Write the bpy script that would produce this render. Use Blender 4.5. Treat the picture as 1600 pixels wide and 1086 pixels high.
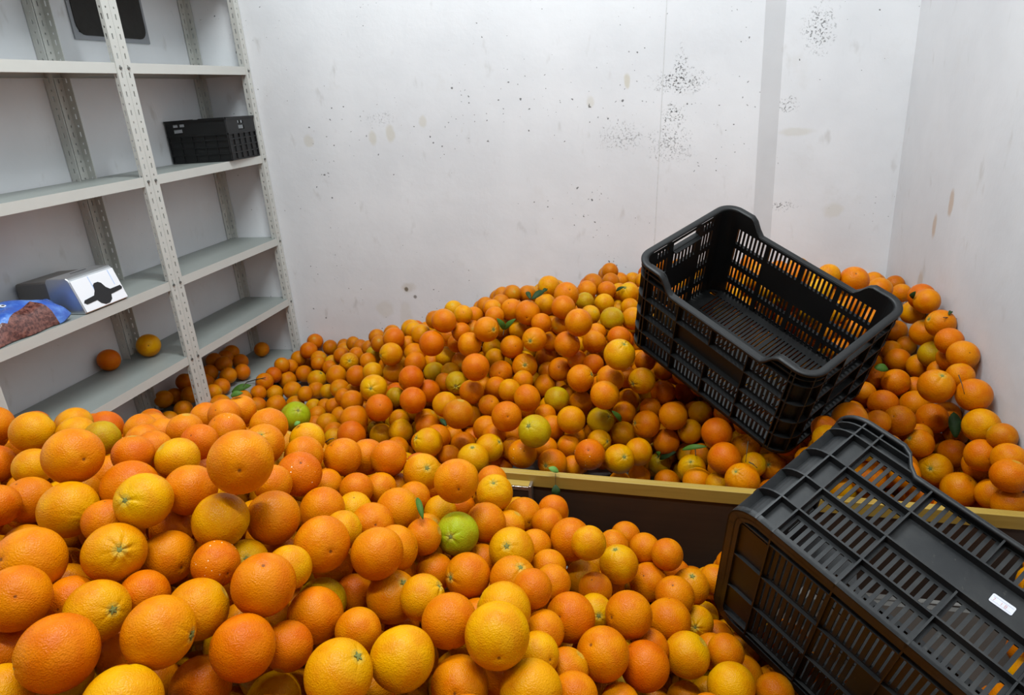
import bpy, bmesh, math, random
import numpy as np
from mathutils import Vector, Matrix
random.seed(7); RNG = np.random.default_rng(3)
SC = bpy.context.scene
for o in list(bpy.data.objects): bpy.data.objects.remove(o)
COL = SC.collection
PI = math.pi

# ------------------------------------------------------------------ camera, world, lights, exposure
cam_d = bpy.data.cameras.new('camera'); cam = bpy.data.objects.new('camera', cam_d); COL.objects.link(cam)
cam_d.sensor_fit = 'HORIZONTAL'; cam_d.sensor_width = 36.0; cam_d.lens = 1072.07 * 36.0 / 1600.0; cam_d.clip_start = .02
cam.matrix_world = Matrix(((0.97580522, -0.0145492, 0.21815703, 1.68089292), (0.20898657, 0.35530023, -0.91109076, -2.74813993),
                           (-0.0642556, 0.93463901, 0.3497444, 1.1813768), (0, 0, 0, 1)))
SC.camera = cam
wd = bpy.data.worlds.new('world'); SC.world = wd; wd.use_nodes = True
wd.node_tree.nodes['Background'].inputs[0].default_value = (.90, .95, 1, 1)
wd.node_tree.nodes['Background'].inputs[1].default_value = 0.05
SC.view_settings.view_transform = 'Standard'; SC.view_settings.look = 'None'
SC.view_settings.gamma = 1; SC.view_settings.use_curve_mapping = False
SC.view_settings.exposure = 0.0
def area(name, loc, sx, sy, power, rgb, rot=(0, 0, 0)):
    l = bpy.data.lights.new(name, 'AREA'); l.shape = 'RECTANGLE'; l.size = sx; l.size_y = sy; l.energy = power; l.color = rgb
    o = bpy.data.objects.new(name, l); COL.objects.link(o); o.location = loc; o.rotation_euler = rot; return o
area('unseen_tube_light', (1.3, -1.25, 3.30), 1.3, .14, 77, (.90, .97, 1.0))
area('unseen_tube_light', (1.35, -2.65, 2.95), 1.3, .14, 48, (.90, .97, 1.0))  # second tube, added to spread the light more evenly over the walls

# ------------------------------------------------------------------ material helpers
class NT:
    def __init__(s, name):
        s.m = bpy.data.materials.new(name); s.m.use_nodes = True; s.t = s.m.node_tree; s.b = s.t.nodes['Principled BSDF']
    def n(s, typ, **k):
        x = s.t.nodes.new(typ)
        for a, v in k.items():
            if a.startswith('i_'):
                key = a[2:]; x.inputs[int(key) if key.isdigit() else key.replace('_', ' ')].default_value = v
            else: setattr(x, a, v)
        return x
    def l(s, a, b): s.t.links.new(a, b)
    def math(s, op, a, b=None, c=None, clamp=False):
        x = s.n('ShaderNodeMath', operation=op, use_clamp=clamp)
        for k, v in enumerate((a, b, c)):
            if v is None: continue
            if isinstance(v, (int, float)): x.inputs[k].default_value = v
            else: s.l(v, x.inputs[k])
        return x.outputs[0]
    def mix(s, fac, a, b, blend='MIX'):
        x = s.n('ShaderNodeMix', data_type='RGBA', blend_type=blend)
        for k, v in ((0, fac), (6, a), (7, b)):
            if isinstance(v, (int, float, tuple)): x.inputs[k].default_value = v
            else: s.l(v, x.inputs[k])
        return x.outputs[2]
    def ramp(s, v, lo, hi):
        x = s.n('ShaderNodeMapRange', interpolation_type='SMOOTHSTEP'); s.l(v, x.inputs[0])
        x.inputs[1].default_value = lo; x.inputs[2].default_value = hi; return x.outputs[0]
    def noise(s, co, scale, detail=2.0, rough=.5, dist=0.0):
        x = s.n('ShaderNodeTexNoise'); s.l(co, x.inputs['Vector'])
        x.inputs['Scale'].default_value = scale; x.inputs['Detail'].default_value = detail; x.inputs['Roughness'].default_value = rough
        x.inputs['Distortion'].default_value = dist; return x.outputs['Fac']
    def bump(s, h, strength, dist):
        x = s.n('ShaderNodeBump'); x.inputs['Strength'].default_value = strength; x.inputs['Distance'].default_value = dist
        s.l(h, x.inputs['Height']); s.l(x.outputs[0], s.b.inputs['Normal']); return x
    def base(s, v): (s.l(v, s.b.inputs['Base Color']) if not isinstance(v, tuple) else setattr(s.b.inputs['Base Color'], 'default_value', v))
    def set(s, **k):
        for a, v in k.items(): s.b.inputs[a.replace('_', ' ')].default_value = v
def simple(name, rgb, rough=.5, metal=0.0, nscale=0, namt=.15, bump=0, spec=.5):
    t = NT(name); c = rgb + (1,)
    t.set(Roughness=rough, Metallic=metal); t.b.inputs['Specular IOR Level'].default_value = spec
    if nscale:
        tc = t.n('ShaderNodeTexCoord'); f = t.noise(tc.outputs['Object'], nscale, 4, .6)
        t.base(t.mix(f, tuple(v * (1 - namt) for v in rgb) + (1,), tuple(min(1, v * (1 + namt)) for v in rgb) + (1,)))
        if bump: t.bump(f, bump, .002)
    else: t.base(c)
    return t.m

def peel(name, stuff):
    t = NT(name); tc = t.n('ShaderNodeTexCoord')
    if stuff:
        colr = t.n('ShaderNodeAttribute', attribute_name='tint').outputs['Color']; co = tc.outputs['Object']; sc = 27.0; alpha = None
    else:
        oi = t.n('ShaderNodeObjectInfo'); colr = oi.outputs['Color']; alpha = oi.outputs['Alpha']; sc = 1.0
        ad = t.n('ShaderNodeVectorMath', operation='ADD'); t.l(tc.outputs['Object'], ad.inputs[0])
        rv = t.math('MULTIPLY', oi.outputs['Random'], 37.0); t.l(rv, ad.inputs[1]); co = ad.outputs[0]
    pole = t.n('ShaderNodeAttribute', attribute_name='pole').outputs['Fac']
    big = t.noise(co, 1.3 * sc, 2, .5); fine = t.noise(co, 9 * sc, 3, .6)
    dark = t.mix(1.0, colr, (.93, .80, .6, 1), 'MULTIPLY'); lite = t.mix(1.0, colr, (1.05, 1.18, 1.2, 1), 'MULTIPLY')
    c = t.mix(t.ramp(big, .32, .68), dark, lite)
    c = t.mix(t.math('MULTIPLY', t.ramp(fine, .45, .7), .16), c, t.mix(1.0, colr, (1.05, 1.25, 1.6, 1), 'MULTIPLY'))
    # the stem end is yellower, the button ring olive
    c = t.mix(t.math('MULTIPLY', t.ramp(pole, .55, .97), .55), c, t.mix(1.0, colr, (.98, 1.38, 1.3, 1), 'MULTIPLY'))
    c = t.mix(t.math('MULTIPLY', t.ramp(pole, .955, .99), .5), c, (.42, .33, .05, 1))
    # the navel dot at the far end
    c = t.mix(t.math('MULTIPLY', t.ramp(t.math('MULTIPLY', pole, -1), .9955, .9985), .8), c, (.12, .035, .008, 1))
    if alpha is not None:      # pale specks on some of the fruit
        v = t.n('ShaderNodeTexVoronoi', feature='F1'); t.l(co, v.inputs['Vector']); v.inputs['Scale'].default_value = 4.6
        sp = t.math('MULTIPLY', t.math('LESS_THAN', v.outputs['Distance'], t.math('MULTIPLY', fine, .26)), t.math('SUBTRACT', 1.0, alpha))
        c = t.mix(t.math('MULTIPLY', sp, t.ramp(big, .5, .62)), c, (.85, .7, .5, 1))
    t.base(c)
    vp = t.n('ShaderNodeTexVoronoi', feature='SMOOTH_F1'); t.l(co, vp.inputs['Vector']); vp.inputs['Scale'].default_value = 24 * sc
    h = t.math('ADD', t.math('MULTIPLY', vp.outputs['Distance'], .8), t.math('MULTIPLY', t.noise(co, 11 * sc, 2, .5), .7))
    t.bump(h, .55, .0014)
    t.set(Roughness=.33); t.b.inputs['Specular IOR Level'].default_value = .12
    t.b.inputs['Subsurface Weight'].default_value = 0.0
    return t.m
M_PEEL = peel('orange_peel', False); M_PEELS = peel('orange_peel_heap', True)
M_STEM = simple('stem_button', (.15, .155, .03), .85, nscale=9, namt=.4)
M_TWIG = simple('dry_twig', (.05, .035, .015), .8)
M_LEAF = simple('leaf_green', (.05, .115, .012), .6, nscale=60, namt=.3, spec=.2)
M_LEAFD = simple('leaf_dark', (.02, .045, .010), .6, nscale=60, namt=.3, spec=.2)
M_LEAFL = simple('leaf_light', (.12, .26, .05), .6, nscale=60, namt=.2, spec=.2)

def wall_mat(name, marks, pit=1.0, k=1.0):
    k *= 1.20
    t = NT(name); tc = t.n('ShaderNodeTexCoord'); co = tc.outputs['Object']
    a = t.noise(co, 1.7, 4, .6); b = t.noise(co, 7, 4, .65)
    c = t.mix(t.ramp(a, .3, .7), (.55 * k, .56 * k, .575 * k, 1), (.63 * k, .638 * k, .65 * k, 1))
    c = t.mix(t.math('MULTIPLY', t.ramp(b, .58, .8), .22), c, (.55, .53, .49, 1))
    # pits: small dark air holes in the painted concrete, denser in some patches
    dn = t.noise(co, 2.4, 3, .6)
    pits = None
    for sc, thr, wgt, off in ((30, .085, 1, 0.0), (17, .05, 1, 5.3), (62, .13, .7, 9.1)):
        mp = t.n('ShaderNodeMapping'); t.l(co, mp.inputs[0]); mp.inputs['Location'].default_value = (off, off, off)
        nz = t.n('ShaderNodeTexNoise'); t.l(co, nz.inputs[0]); nz.inputs['Scale'].default_value = 60
        wv = t.n('ShaderNodeVectorMath', operation='MULTIPLY_ADD'); t.l(nz.outputs['Color'], wv.inputs[0]); wv.inputs[1].default_value = (.016, .016, .016); t.l(mp.outputs[0], wv.inputs[2])
        v = t.n('ShaderNodeTexVoronoi', feature='F1'); t.l(wv.outputs[0], v.inputs['Vector']); v.inputs['Scale'].default_value = sc
        th = t.math('MULTIPLY', t.ramp(dn, .30 if sc < 40 else .46, .66), thr * pit * 1.5)
        rs = t.n('ShaderNodeSeparateColor'); t.l(v.outputs['Color'], rs.inputs[0])
        th = t.math('MULTIPLY', th, t.ramp(rs.outputs[0], .25, .95))
        p = t.math('MULTIPLY', t.math('LESS_THAN', v.outputs['Distance'], th), wgt)
        pits = p if pits is None else t.math('MAXIMUM', pits, p)
    # grey smears and brown stains of their own shape
    mp = t.n('ShaderNodeMapping'); t.l(co, mp.inputs[0]); mp.inputs['Scale'].default_value = (1, 1, .45); mp.inputs['Rotation'].default_value = (0, .5, 0)
    sm = t.ramp(t.noise(mp.outputs[0], 16, 3, .55), .62, .78)
    c = t.mix(t.math('MULTIPLY', sm, .45), c, (.42, .40, .37, 1))
    br = t.ramp(t.noise(mp.outputs[0], 5.5, 5, .7, .6), .70, .78)
    c = t.mix(t.math('MULTIPLY', br, .30), c, (.40, .33, .22, 1))
    for (x, y, z, rx, rz, rgb, amt, edge) in marks:
        s = t.n('ShaderNodeVectorMath', operation='SUBTRACT'); t.l(co, s.inputs[0]); s.inputs[1].default_value = (x, y, z)
        m = t.n('ShaderNodeVectorMath', operation='MULTIPLY'); t.l(s.outputs[0], m.inputs[0]); m.inputs[1].default_value = (1 / rx, 1 / rx, 1 / rz)
        ln = t.n('ShaderNodeVectorMath', operation='LENGTH'); t.l(m.outputs[0], ln.inputs[0])
        d = t.math('ADD', ln.outputs['Value'], t.math('MULTIPLY', t.math('SUBTRACT', t.noise(co, 38 if edge else 14, 3, .6), .5), 2.2 if edge else 1.2))
        if edge:  # a cluster of chips
            f = t.math('MULTIPLY', t.math('SUBTRACT', 1.0, t.ramp(d, .2, 1.1)), t.ramp(t.noise(co, 120, 3, .6, .8), .53, .60))
        else: f = t.math('SUBTRACT', 1.0, t.ramp(d, .5, 1.0))
        c = t.mix(t.math('MULTIPLY', f, amt), c, rgb + (1,))
    c = t.mix(t.math('MULTIPLY', pits, .8), c, (.06, .06, .058, 1))
    t.base(c); t.set(Roughness=.62); t.b.inputs['Specular IOR Level'].default_value = .25
    h = t.math('SUBTRACT', t.math('ADD', t.noise(co, 30, 4, .6), t.math('MULTIPLY', b, .6)), t.math('MULTIPLY', pits, 1.4))
    t.bump(h, .22, .004)
    return t.m
DK = (.07, .07, .068); BR = (.42, .36, .25); TN = (.58, .55, .46)
M_WB = wall_mat('painted_concrete_back', [
    (1.718, 0, 1.172, .115, .05, DK, .9, 1), (1.70, 0, 1.06, .05, .045, DK, .9, 1), (1.72, 0, 1.225, .03, .06, DK, .8, 1), (1.69, 0, .96, .09, .09, DK, .6, 1), (1.51, 0, .99, .10, .06, DK, .5, 1),
    (.564, 0, .394, .014, .014, (.03, .02, .015), .95, 0), (.60, 0, .36, .012, .012, (.08, .05, .03), .7, 0), (.575, 0, .40, .045, .03, BR, .35, 0),
    (.50, 0, 1.035, .022, .035, TN, .6, 0), (.575, 0, 1.05, .024, .045, TN, .6, 0), (.72, 0, 1.09, .022, .03, TN, .5, 0), (.21, 0, 1.04, .026, .03, TN, .5, 0),
    (1.529, 0, 1.185, .014, .035, TN, .8, 0), (1.39, 0, 1.12, .02, .03, TN, .45, 0), (.45, 0, .30, .05, .05, TN, .35, 0), (.55, 0, .25, .04, .09, TN, .3, 0),
    (.55, 0, 1.11, .08, .035, DK, .35, 1)])
M_WC = wall_mat('painted_concrete_column', [(2.17, -.05, 1.31, .06, .09, DK, .8, 1), (2.08, -.05, 1.07, .05, .03, DK, .9, 1), (2.12, -.05, .98, .07, .018, TN, .4, 0), (2.10, -.05, .72, .05, .02, DK, .8, 1), (2.27, -.05, .70, .04, .04, TN, .4, 0)], .9)
M_WS = wall_mat('darker_grey_edge', [], .1, .80)  # bevel face gets a darker grey than the faces beside it
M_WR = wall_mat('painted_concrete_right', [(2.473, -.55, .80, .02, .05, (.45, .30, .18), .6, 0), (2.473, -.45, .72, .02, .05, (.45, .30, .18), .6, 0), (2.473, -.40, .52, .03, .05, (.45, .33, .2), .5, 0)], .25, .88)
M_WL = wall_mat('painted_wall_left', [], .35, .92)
M_CEIL = simple('ceiling_paint', (.16, .16, .16), .8, nscale=3, namt=.05)  # dark grey, chosen to weaken light bounced off the ceiling
M_FLOOR = simple('concrete_floor', (.30, .29, .27), .8, nscale=6, namt=.25, bump=.2)
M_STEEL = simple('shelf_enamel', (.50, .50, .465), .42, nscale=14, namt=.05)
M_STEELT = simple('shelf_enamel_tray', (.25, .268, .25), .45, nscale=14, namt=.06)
M_BOLT = simple('bolt_zinc', (.16, .16, .15), .4, .7)
M_PLANK = None

# ------------------------------------------------------------------ mesh helpers
def bx(bm, x0, x1, y0, y1, z0, z1, f=None):
    vs = [bm.verts.new(f(x, y, z) if f else (x, y, z)) for x in (x0, x1) for y in (y0, y1) for z in (z0, z1)]
    for q in ((0, 1, 3, 2), (4, 6, 7, 5), (0, 4, 5, 1), (2, 3, 7, 6), (0, 2, 6, 4), (1, 5, 7, 3)): bm.faces.new([vs[i] for i in q])
def prism(bm, pts, w0, w1, f):
    """extrude a polygon given in (u, v) from depth w0 to w1"""
    a = [bm.verts.new(f(u, w0, v)) for u, v in pts]; b = [bm.verts.new(f(u, w1, v)) for u, v in pts]
    bm.faces.new(a); bm.faces.new(b[::-1]); n = len(pts)
    for i in range(n): bm.faces.new((a[i], b[i], b[(i + 1) % n], a[(i + 1) % n]))
def tube(bm, pts, r0, r1=None, n=6):
    r1 = r0 if r1 is None else r1; rings = []
    for i, p in enumerate(pts):
        p = Vector(p); d = (Vector(pts[min(i + 1, len(pts) - 1)]) - Vector(pts[max(i - 1, 0)])).normalized()
        a = d.orthogonal().normalized(); b = d.cross(a); r = r0 + (r1 - r0) * i / max(1, len(pts) - 1)
        rings.append([bm.verts.new(p + r * (a * math.cos(t * 2 * PI / n) + b * math.sin(t * 2 * PI / n))) for t in range(n)])
    for A, B in zip(rings, rings[1:]):
        for t in range(n): bm.faces.new((A[t], A[(t + 1) % n], B[(t + 1) % n], B[t]))
    bm.faces.new(rings[0][::-1]); bm.faces.new(rings[-1])
def mk(name, bm, mat, parent=None, smooth=False, bevel=0):
    bmesh.ops.recalc_face_normals(bm, faces=bm.faces[:])
    me = bpy.data.meshes.new(name); bm.to_mesh(me); bm.free()
    for m in (mat if isinstance(mat, (list, tuple)) else [mat]): me.materials.append(m)
    o = bpy.data.objects.new(name, me); COL.objects.link(o)
    if smooth:
        for p in me.polygons: p.use_smooth = True
    if bevel:
        b = o.modifiers.new('bevel', 'BEVEL'); b.width = bevel; b.segments = 2; b.limit_method = 'ANGLE'
    if parent: o.parent = parent
    return o
def tag(o, label, cat, group=None, kind=None):
    o['label'] = label; o['category'] = cat
    if group: o['group'] = group
    if kind: o['kind'] = kind
    return o
def empty(name, loc=(0, 0, 0), rot=None):
    o = bpy.data.objects.new(name, None); COL.objects.link(o); o.empty_display_size = .05; o.location = loc
    if rot is not None: o.rotation_euler = rot
    return o
def struct(name, bm, mat, label=None):
    o = mk(name, bm, mat); o['kind'] = 'structure'
    if label: o['label'] = label
    return o

# ------------------------------------------------------------------ the room
XL, XR, YF, ZC = -.247, 2.473, -4.6, 3.5
b = bmesh.new(); bx(b, XL - .1, XR + .1, YF - .1, .1, -.1, 0); struct('floor', b, M_FLOOR, 'grey concrete floor under the orange piles')
b = bmesh.new(); bx(b, XL - .1, XR + .1, YF - .1, .1, ZC, ZC + .1); struct('ceiling', b, M_CEIL, 'unseen ceiling, coloured dark to cut bounced light')
b = bmesh.new(); bx(b, XL, 2.0, 0, .12, 0, ZC); struct('wall_back', b, M_WB, 'white painted concrete back wall with small dark pits')
b = bmesh.new()
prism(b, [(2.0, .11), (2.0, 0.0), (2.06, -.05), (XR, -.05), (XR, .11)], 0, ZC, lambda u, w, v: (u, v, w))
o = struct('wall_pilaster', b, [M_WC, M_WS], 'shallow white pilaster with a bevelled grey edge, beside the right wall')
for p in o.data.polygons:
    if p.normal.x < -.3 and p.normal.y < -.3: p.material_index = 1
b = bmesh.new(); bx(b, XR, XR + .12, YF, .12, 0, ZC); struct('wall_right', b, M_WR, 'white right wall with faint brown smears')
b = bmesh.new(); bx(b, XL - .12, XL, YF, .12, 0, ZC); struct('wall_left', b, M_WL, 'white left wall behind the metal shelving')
b = bmesh.new()      # a thin upright formwork seam in the plaster of the back wall, slightly proud
M_SEAM = simple('seam_plaster', (.60, .60, .59), .7, nscale=80, namt=.35)
for xt, xb in ((1.686, 1.628),):
    pts = [(xt, 1.9), (xt + .002, 1.9), (xb + .002, .5), (xb, .5)]
    prism(b, pts, 0, -.0015, lambda u, w, v: (u, w, v))
o = struct('trim_1', b, M_SEAM, 'thin upright formwork seam on the back wall')

b = bmesh.new(); bx(b, .03, XR - .006, -2.74, -1.335, .0005, .014); struct('added_dark_sheet', b, simple('added_sheet_dark', (.035, .024, .017), .8, nscale=8, namt=.3), 'dark sheet added under the front pile to darken the gaps')  # added dark sheet, so that gaps seen through the toppled crate look dark

# ceiling lamp out of the frame, and a second one added for even light
for p, l in (((1.3, -1.25, 3.375), 'long ceiling lamp over the back pile'), ((1.35, -2.65, 3.025), 'long hanging lamp added over the front pile for even light')):
    t = empty('unseen_lamp', p); tag(t, l, 'lamp')
    b = bmesh.new(); bx(b, -.68, .68, -.09, .09, -.06, .06); mk('lamp_housing', b, M_CEIL, t, bevel=.01)
    for x in (-.5, .5):
        b = bmesh.new(); tube(b, [(x, 0, .06), (x, 0, ZC - p[2])], .006); mk('lamp_rod', b, M_CEIL, t)

# dark square patch on the left wall, behind the top of the shelving
M_PATCH = simple('dark_foam', (.022, .02, .018), .9, nscale=40, namt=.5, bump=.5); M_TAPE = simple('grey_tape', (.24, .25, .27), .5, nscale=30, namt=.1)
t = empty('vent_cover', (-.246, -.435, 1.60)); tag(t, 'dark square vent cover with grey border on the left wall above the top shelf', 'vent')
b = bmesh.new(); fx = lambda u, w, v: (w, u, v)
H_, W_ = .165, .18
for (u0, u1, v0, v1) in ((-W_, -W_ + .022, -H_, H_), (W_ - .026, W_, -H_, H_), (-W_ + .022, W_ - .026, -H_, -H_ + .022), (-W_ + .022, W_ - .026, H_ - .022, H_)):
    bx(b, u0, u1, 0, .005, v0, v1, fx)
mk('cover_border', b, M_TAPE, t)
b = bmesh.new(); pts = []
for cx_, cz_, a0 in ((W_ - .05, H_ - .05, 0), (-W_ + .05, H_ - .05, 90), (-W_ + .05, -H_ + .05, 180), (W_ - .05, -H_ + .05, 270)):
    for k in range(6):
        a = math.radians(a0 + k * 18); pts.append((cx_ + .036 * math.cos(a), cz_ + .036 * math.sin(a)))
prism(b, pts, 0.001, .008, fx); mk('dark_panel', b, M_PATCH, t)

# ------------------------------------------------------------------ shelving unit
SH = [1.69, 1.3425, .9935, .6395, .3604, .10]
unit = empty('shelving_unit', (0, 0, 0)); tag(unit, 'light grey slotted-angle metal shelving unit along the left wall', 'shelving')
def angle_post(front, y0, side, z1=1.78):
    """slotted L post, 33 mm flanges; side=-1: return flange on the low-y edge"""
    b = bmesh.new(); s = 1 if front else -1; x0 = .0 if front else -.2445
    W, T = .033, .0022
    xf0, xf1 = (x0, x0 + T) if front else (x0, x0 + T)
    # front flange with alternating slots and holes
    sw = .0048; mid = W * .5; WB = .033 if not front else (.013 if abs(y0 + .7515) < .02 or abs(y0 + .7175) < .02 else .024)
    bx(b, xf0, xf1, y0, y0 + mid - sw / 2, 0, z1); bx(b, xf0, xf1, y0 + mid + sw / 2, y0 + W, 0, z1)
    z = 0.0; holes = []
    while z < z1 - .05:
        holes += [(z + .010, z + .026), (z + .041, z + .047)]; z += .056
    zz = 0.0
    for h0, h1 in holes: bx(b, xf0, xf1, y0 + mid - sw / 2, y0 + mid + sw / 2, zz, h0); zz = h1
    bx(b, xf0, xf1, y0 + mid - sw / 2, y0 + mid + sw / 2, zz, z1)
    yw = y0 if side < 0 else y0 + W - T
    xa, xb = (-WB, 0) if front else (x0 + T, x0 + W)
    m2 = (xa + xb) / 2
    bx(b, xa, m2 - sw / 2, yw, yw + T, 0, z1); bx(b, m2 + sw / 2, xb, yw, yw + T, 0, z1); zz = 0
    for h0, h1 in holes: bx(b, m2 - sw / 2, m2 + sw / 2, yw, yw + T, zz, h0); zz = h1
    bx(b, m2 - sw / 2, m2 + sw / 2, yw, yw + T, zz, z1)
    return mk('post', b, M_STEEL, unit)
for y0, sd in ((-.0355, -1), (-.7515, -1), (-.7175, 1), (-1.475, -1)): angle_post(True, y0, sd)
for y0, sd in ((-.036, 1), (-.786, -1), (-.748, 1), (-1.475, -1)): angle_post(False, y0, sd)
def shelf_board(y0, y1, z):
    b = bmesh.new(); T = .0015; xb, xf = -.2405, -.0006; Hh = .031
    bx(b, xb, xf, y0, y1, z - T, z)
    bx(b, xf - T, xf, y0, y1, z - Hh, z - T); bx(b, xb, xb + T, y0, y1, z - Hh, z - T)
    bx(b, xb + T, xf - T, y0, y0 + T, z - Hh, z - T); bx(b, xb + T, xf - T, y1 - T, y1, z - Hh, z - T)
    bx(b, xf - .014, xf - T, y0 + T, y1 - T, z - Hh, z - Hh + T); bx(b, xb + T, xb + .014, y0 + T, y1 - T, z - Hh, z - Hh + T)
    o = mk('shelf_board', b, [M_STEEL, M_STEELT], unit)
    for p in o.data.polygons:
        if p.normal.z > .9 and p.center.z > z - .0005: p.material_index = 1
    return o
for z in SH:
    shelf_board(-.7165, -.0025, z); shelf_board(-1.44, -.7195, z)
bolt_me = None
for z in SH:
    for y in (-.7355, -.7005, -.0185):
        if bolt_me is None:
            b = bmesh.new(); bmesh.ops.create_cone(b, cap_ends=True, segments=6, radius1=.0052, radius2=.0045, depth=.004, matrix=Matrix.Rotation(PI / 2, 4, 'Y'))
            bo = mk('bolt', b, M_BOLT, unit); bolt_me = bo.data
        else:
            bo = bpy.data.objects.new('bolt', bolt_me); COL.objects.link(bo); bo.parent = unit
        bo.location = (.004, y, z - .016)

# ------------------------------------------------------------------ things on the shelves
M_WHITE = simple('white_plastic', (.78, .79, .82), .35); M_CHROME = simple('brushed_steel', (.62, .64, .66), .28, .85, nscale=30, namt=.06)
M_GREY = simple('dark_grey_steel', (.20, .185, .165), .4, .6); M_BLACK = simple('black_slot', (.006, .006, .007), .6); M_BLUEL = simple('pale_blue_line', (.45, .58, .85), .5)
# napkin dispenser: steel sleeve, white face with a T-shaped dark slot, dark rear housing
ND = empty('napkin_dispenser', (0.0, -1.033, .6405)); tag(ND, 'steel napkin dispenser with a white face and black slot on the middle shelf', 'dispenser')
W2, HT = .086, .112
prof = [(0, .004), (-.003, 0), (-.115, 0), (-.115, .098), (-.108, .108), (-.04, .110), (-.033, .104), (-.03, .098)]  # (x, z) side view, face leans back
b = bmesh.new(); prism(b, prof, -W2, W2, lambda u, w, v: (u, w, v)); mk('steel_sleeve', b, M_CHROME, ND, bevel=.003)
b = bmesh.new(); prism(b, [(-.1155, .002), (-.232, .006), (-.232, .092), (-.1155, .100)], -W2 + .003, W2 - .003, lambda u, w, v: (u, w, v)); mk('rear_housing', b, M_GREY, ND, bevel=.006)
fl = math.atan2(.030, .094)
def face(u, w, v):   # u along y, v up the leaning face, w outwards
    return (-v * math.sin(fl) + w * math.cos(fl), u, .004 + v * math.cos(fl) + w * math.sin(fl))
b = bmesh.new(); bx(b, -W2 + .002, W2 - .002, .0005, .004, .0, .100, face); mk('face_plate', b, M_WHITE, ND, bevel=.0015)
pts = [(-.070, .022), (-.030, .024), (-.022, .012), (-.008, .004), (.008, .004), (.022, .012), (.028, .026), (.076, .030), (.080, .036), (.076, .043), (.034, .042), (.022, .052), (.014, .068), (.004, .074), (-.010, .074), (-.018, .068), (-.022, .052), (-.032, .040), (-.072, .036), (-.078, .029)]
b = bmesh.new(); prism(b, pts, .004, .0052, face); mk('slot', b, M_BLACK, ND)
for u in (-.020, .060):
    b = bmesh.new(); bx(b, u - .0012, u + .0012, .004, .0047, .055 if u < 0 else .050, .0985, face); mk('blue_line', b, M_BLUEL, ND)
b = bmesh.new(); bx(b, -.075, -.072, -.03, .03, .1105, .1112); mk('top_slit', b, M_BLACK, ND)

# plastic bag of dry food lying in front of the dispenser
def bag_mat():
    t = NT('bag_film'); tc = t.n('ShaderNodeTexCoord'); g = tc.outputs['Object']; sp = t.n('ShaderNodeSeparateXYZ'); t.l(g, sp.inputs[0])
    x, y, z = sp.outputs
    n = t.noise(g, 95, 4, .7); crumbs = t.mix(t.ramp(n, .35, .68), (.055, .016, .014, 1), (.22, .085, .065, 1))
    # the window shows the brown contents; the printed film is blue
    edge = t.math('ADD', x, t.math('MULTIPLY', t.math('ABSOLUTE', t.math('SUBTRACT', y, -.005)), .75))
    win = t.math('MULTIPLY', t.math('GREATER_THAN', x, t.math('ADD', .080, t.math('MULTIPLY', t.math('ABSOLUTE', t.math('ADD', y, .07)), -.35))), t.math('LESS_THAN', t.math('ADD', y, t.math('MULTIPLY', x, -.35)), .035))
    blue = t.mix(t.ramp(t.noise(g, 22, 3, .6), .4, .65), (.035, .10, .42, 1), (.10, .24, .62, 1))
    t.base(t.mix(win, blue, crumbs)); t.set(Roughness=.18); t.b.inputs['Coat Weight'].default_value = .3
    t.bump(t.math('ADD', t.noise(g, 26, 3, .6, .8), t.math('MULTIPLY', n, .4)), .5, .006); return t.m
BG = empty('food_bag', (-.105, -1.275, .6405)); tag(BG, 'blue plastic bag of brown dry food lying on the middle shelf', 'bag')
b = bmesh.new(); nx, ny = 18, 30; top = {}; bot = {}
for i in range(nx + 1):
    for j in range(ny + 1):
        u, v = i / nx * 2 - 1, j / ny * 2 - 1
        wob = 1 + .04 * math.sin(7 * v + 2 * u) + .03 * math.sin(11 * u)
        px, py = u * .098 * wob, v * .125 + .012 * math.sin(5 * u)
        h = max(0, (1 - abs(u) ** 3.0) * (1 - abs(v) ** 3.5))
        hz = .074 * h ** .55 * (1 + .12 * math.sin(6 * v + 1) * math.cos(4 * u)) + .0035 + (.012 * max(0, v - .7) / .3 * (1 + math.sin(9 * u)))
        top[i, j] = b.verts.new((px, py, hz)); bot[i, j] = b.verts.new((px, py, .001 + (.01 * max(0, v - .7) / .3 * (1 + math.sin(9 * u)))))
for i in range(nx):
    for j in range(ny):
        b.faces.new((top[i, j], top[i + 1, j], top[i + 1, j + 1], top[i, j + 1])); b.faces.new((bot[i, j], bot[i, j + 1], bot[i + 1, j + 1], bot[i + 1, j]))
for j in range(ny):
    for i in (0, nx): b.faces.new((top[i, j], top[i, j + 1], bot[i, j + 1], bot[i, j]))
for i in range(nx):
    for j in (0, ny): b.faces.new((top[i, j], top[i + 1, j], bot[i + 1, j], bot[i, j]))
mk('bag_body', b, bag_mat(), BG, smooth=True)
b = bmesh.new(); bmesh.ops.create_cone(b, cap_ends=True, segments=20, radius1=.0085, radius2=.0085, depth=.002)
o = mk('round_emblem', b, M_WHITE, BG); o.location = (.012, -.012, .0795); o.rotation_euler = (0, .25, 0)
b = bmesh.new(); bmesh.ops.create_cone(b, cap_ends=True, segments=12, radius1=.0038, radius2=.0038, depth=.0022)
o2 = mk('emblem_mark', b, M_BLACK, BG); o2.location = (.0125, -.011, .0798); o2.rotation_euler = (0, .25, 0)
# white carton at the left edge, second shelf
b = bmesh.new(); bx(b, -.05, .05, -.06, .06, 0, .06); o = mk('white_carton', b, M_WHITE, bevel=.004); o.location = (-.135, -1.29, .9937); o.rotation_euler = (0, 0, .1)
tag(o, 'small white carton on the shelf at the left edge of the photo', 'carton')

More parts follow.
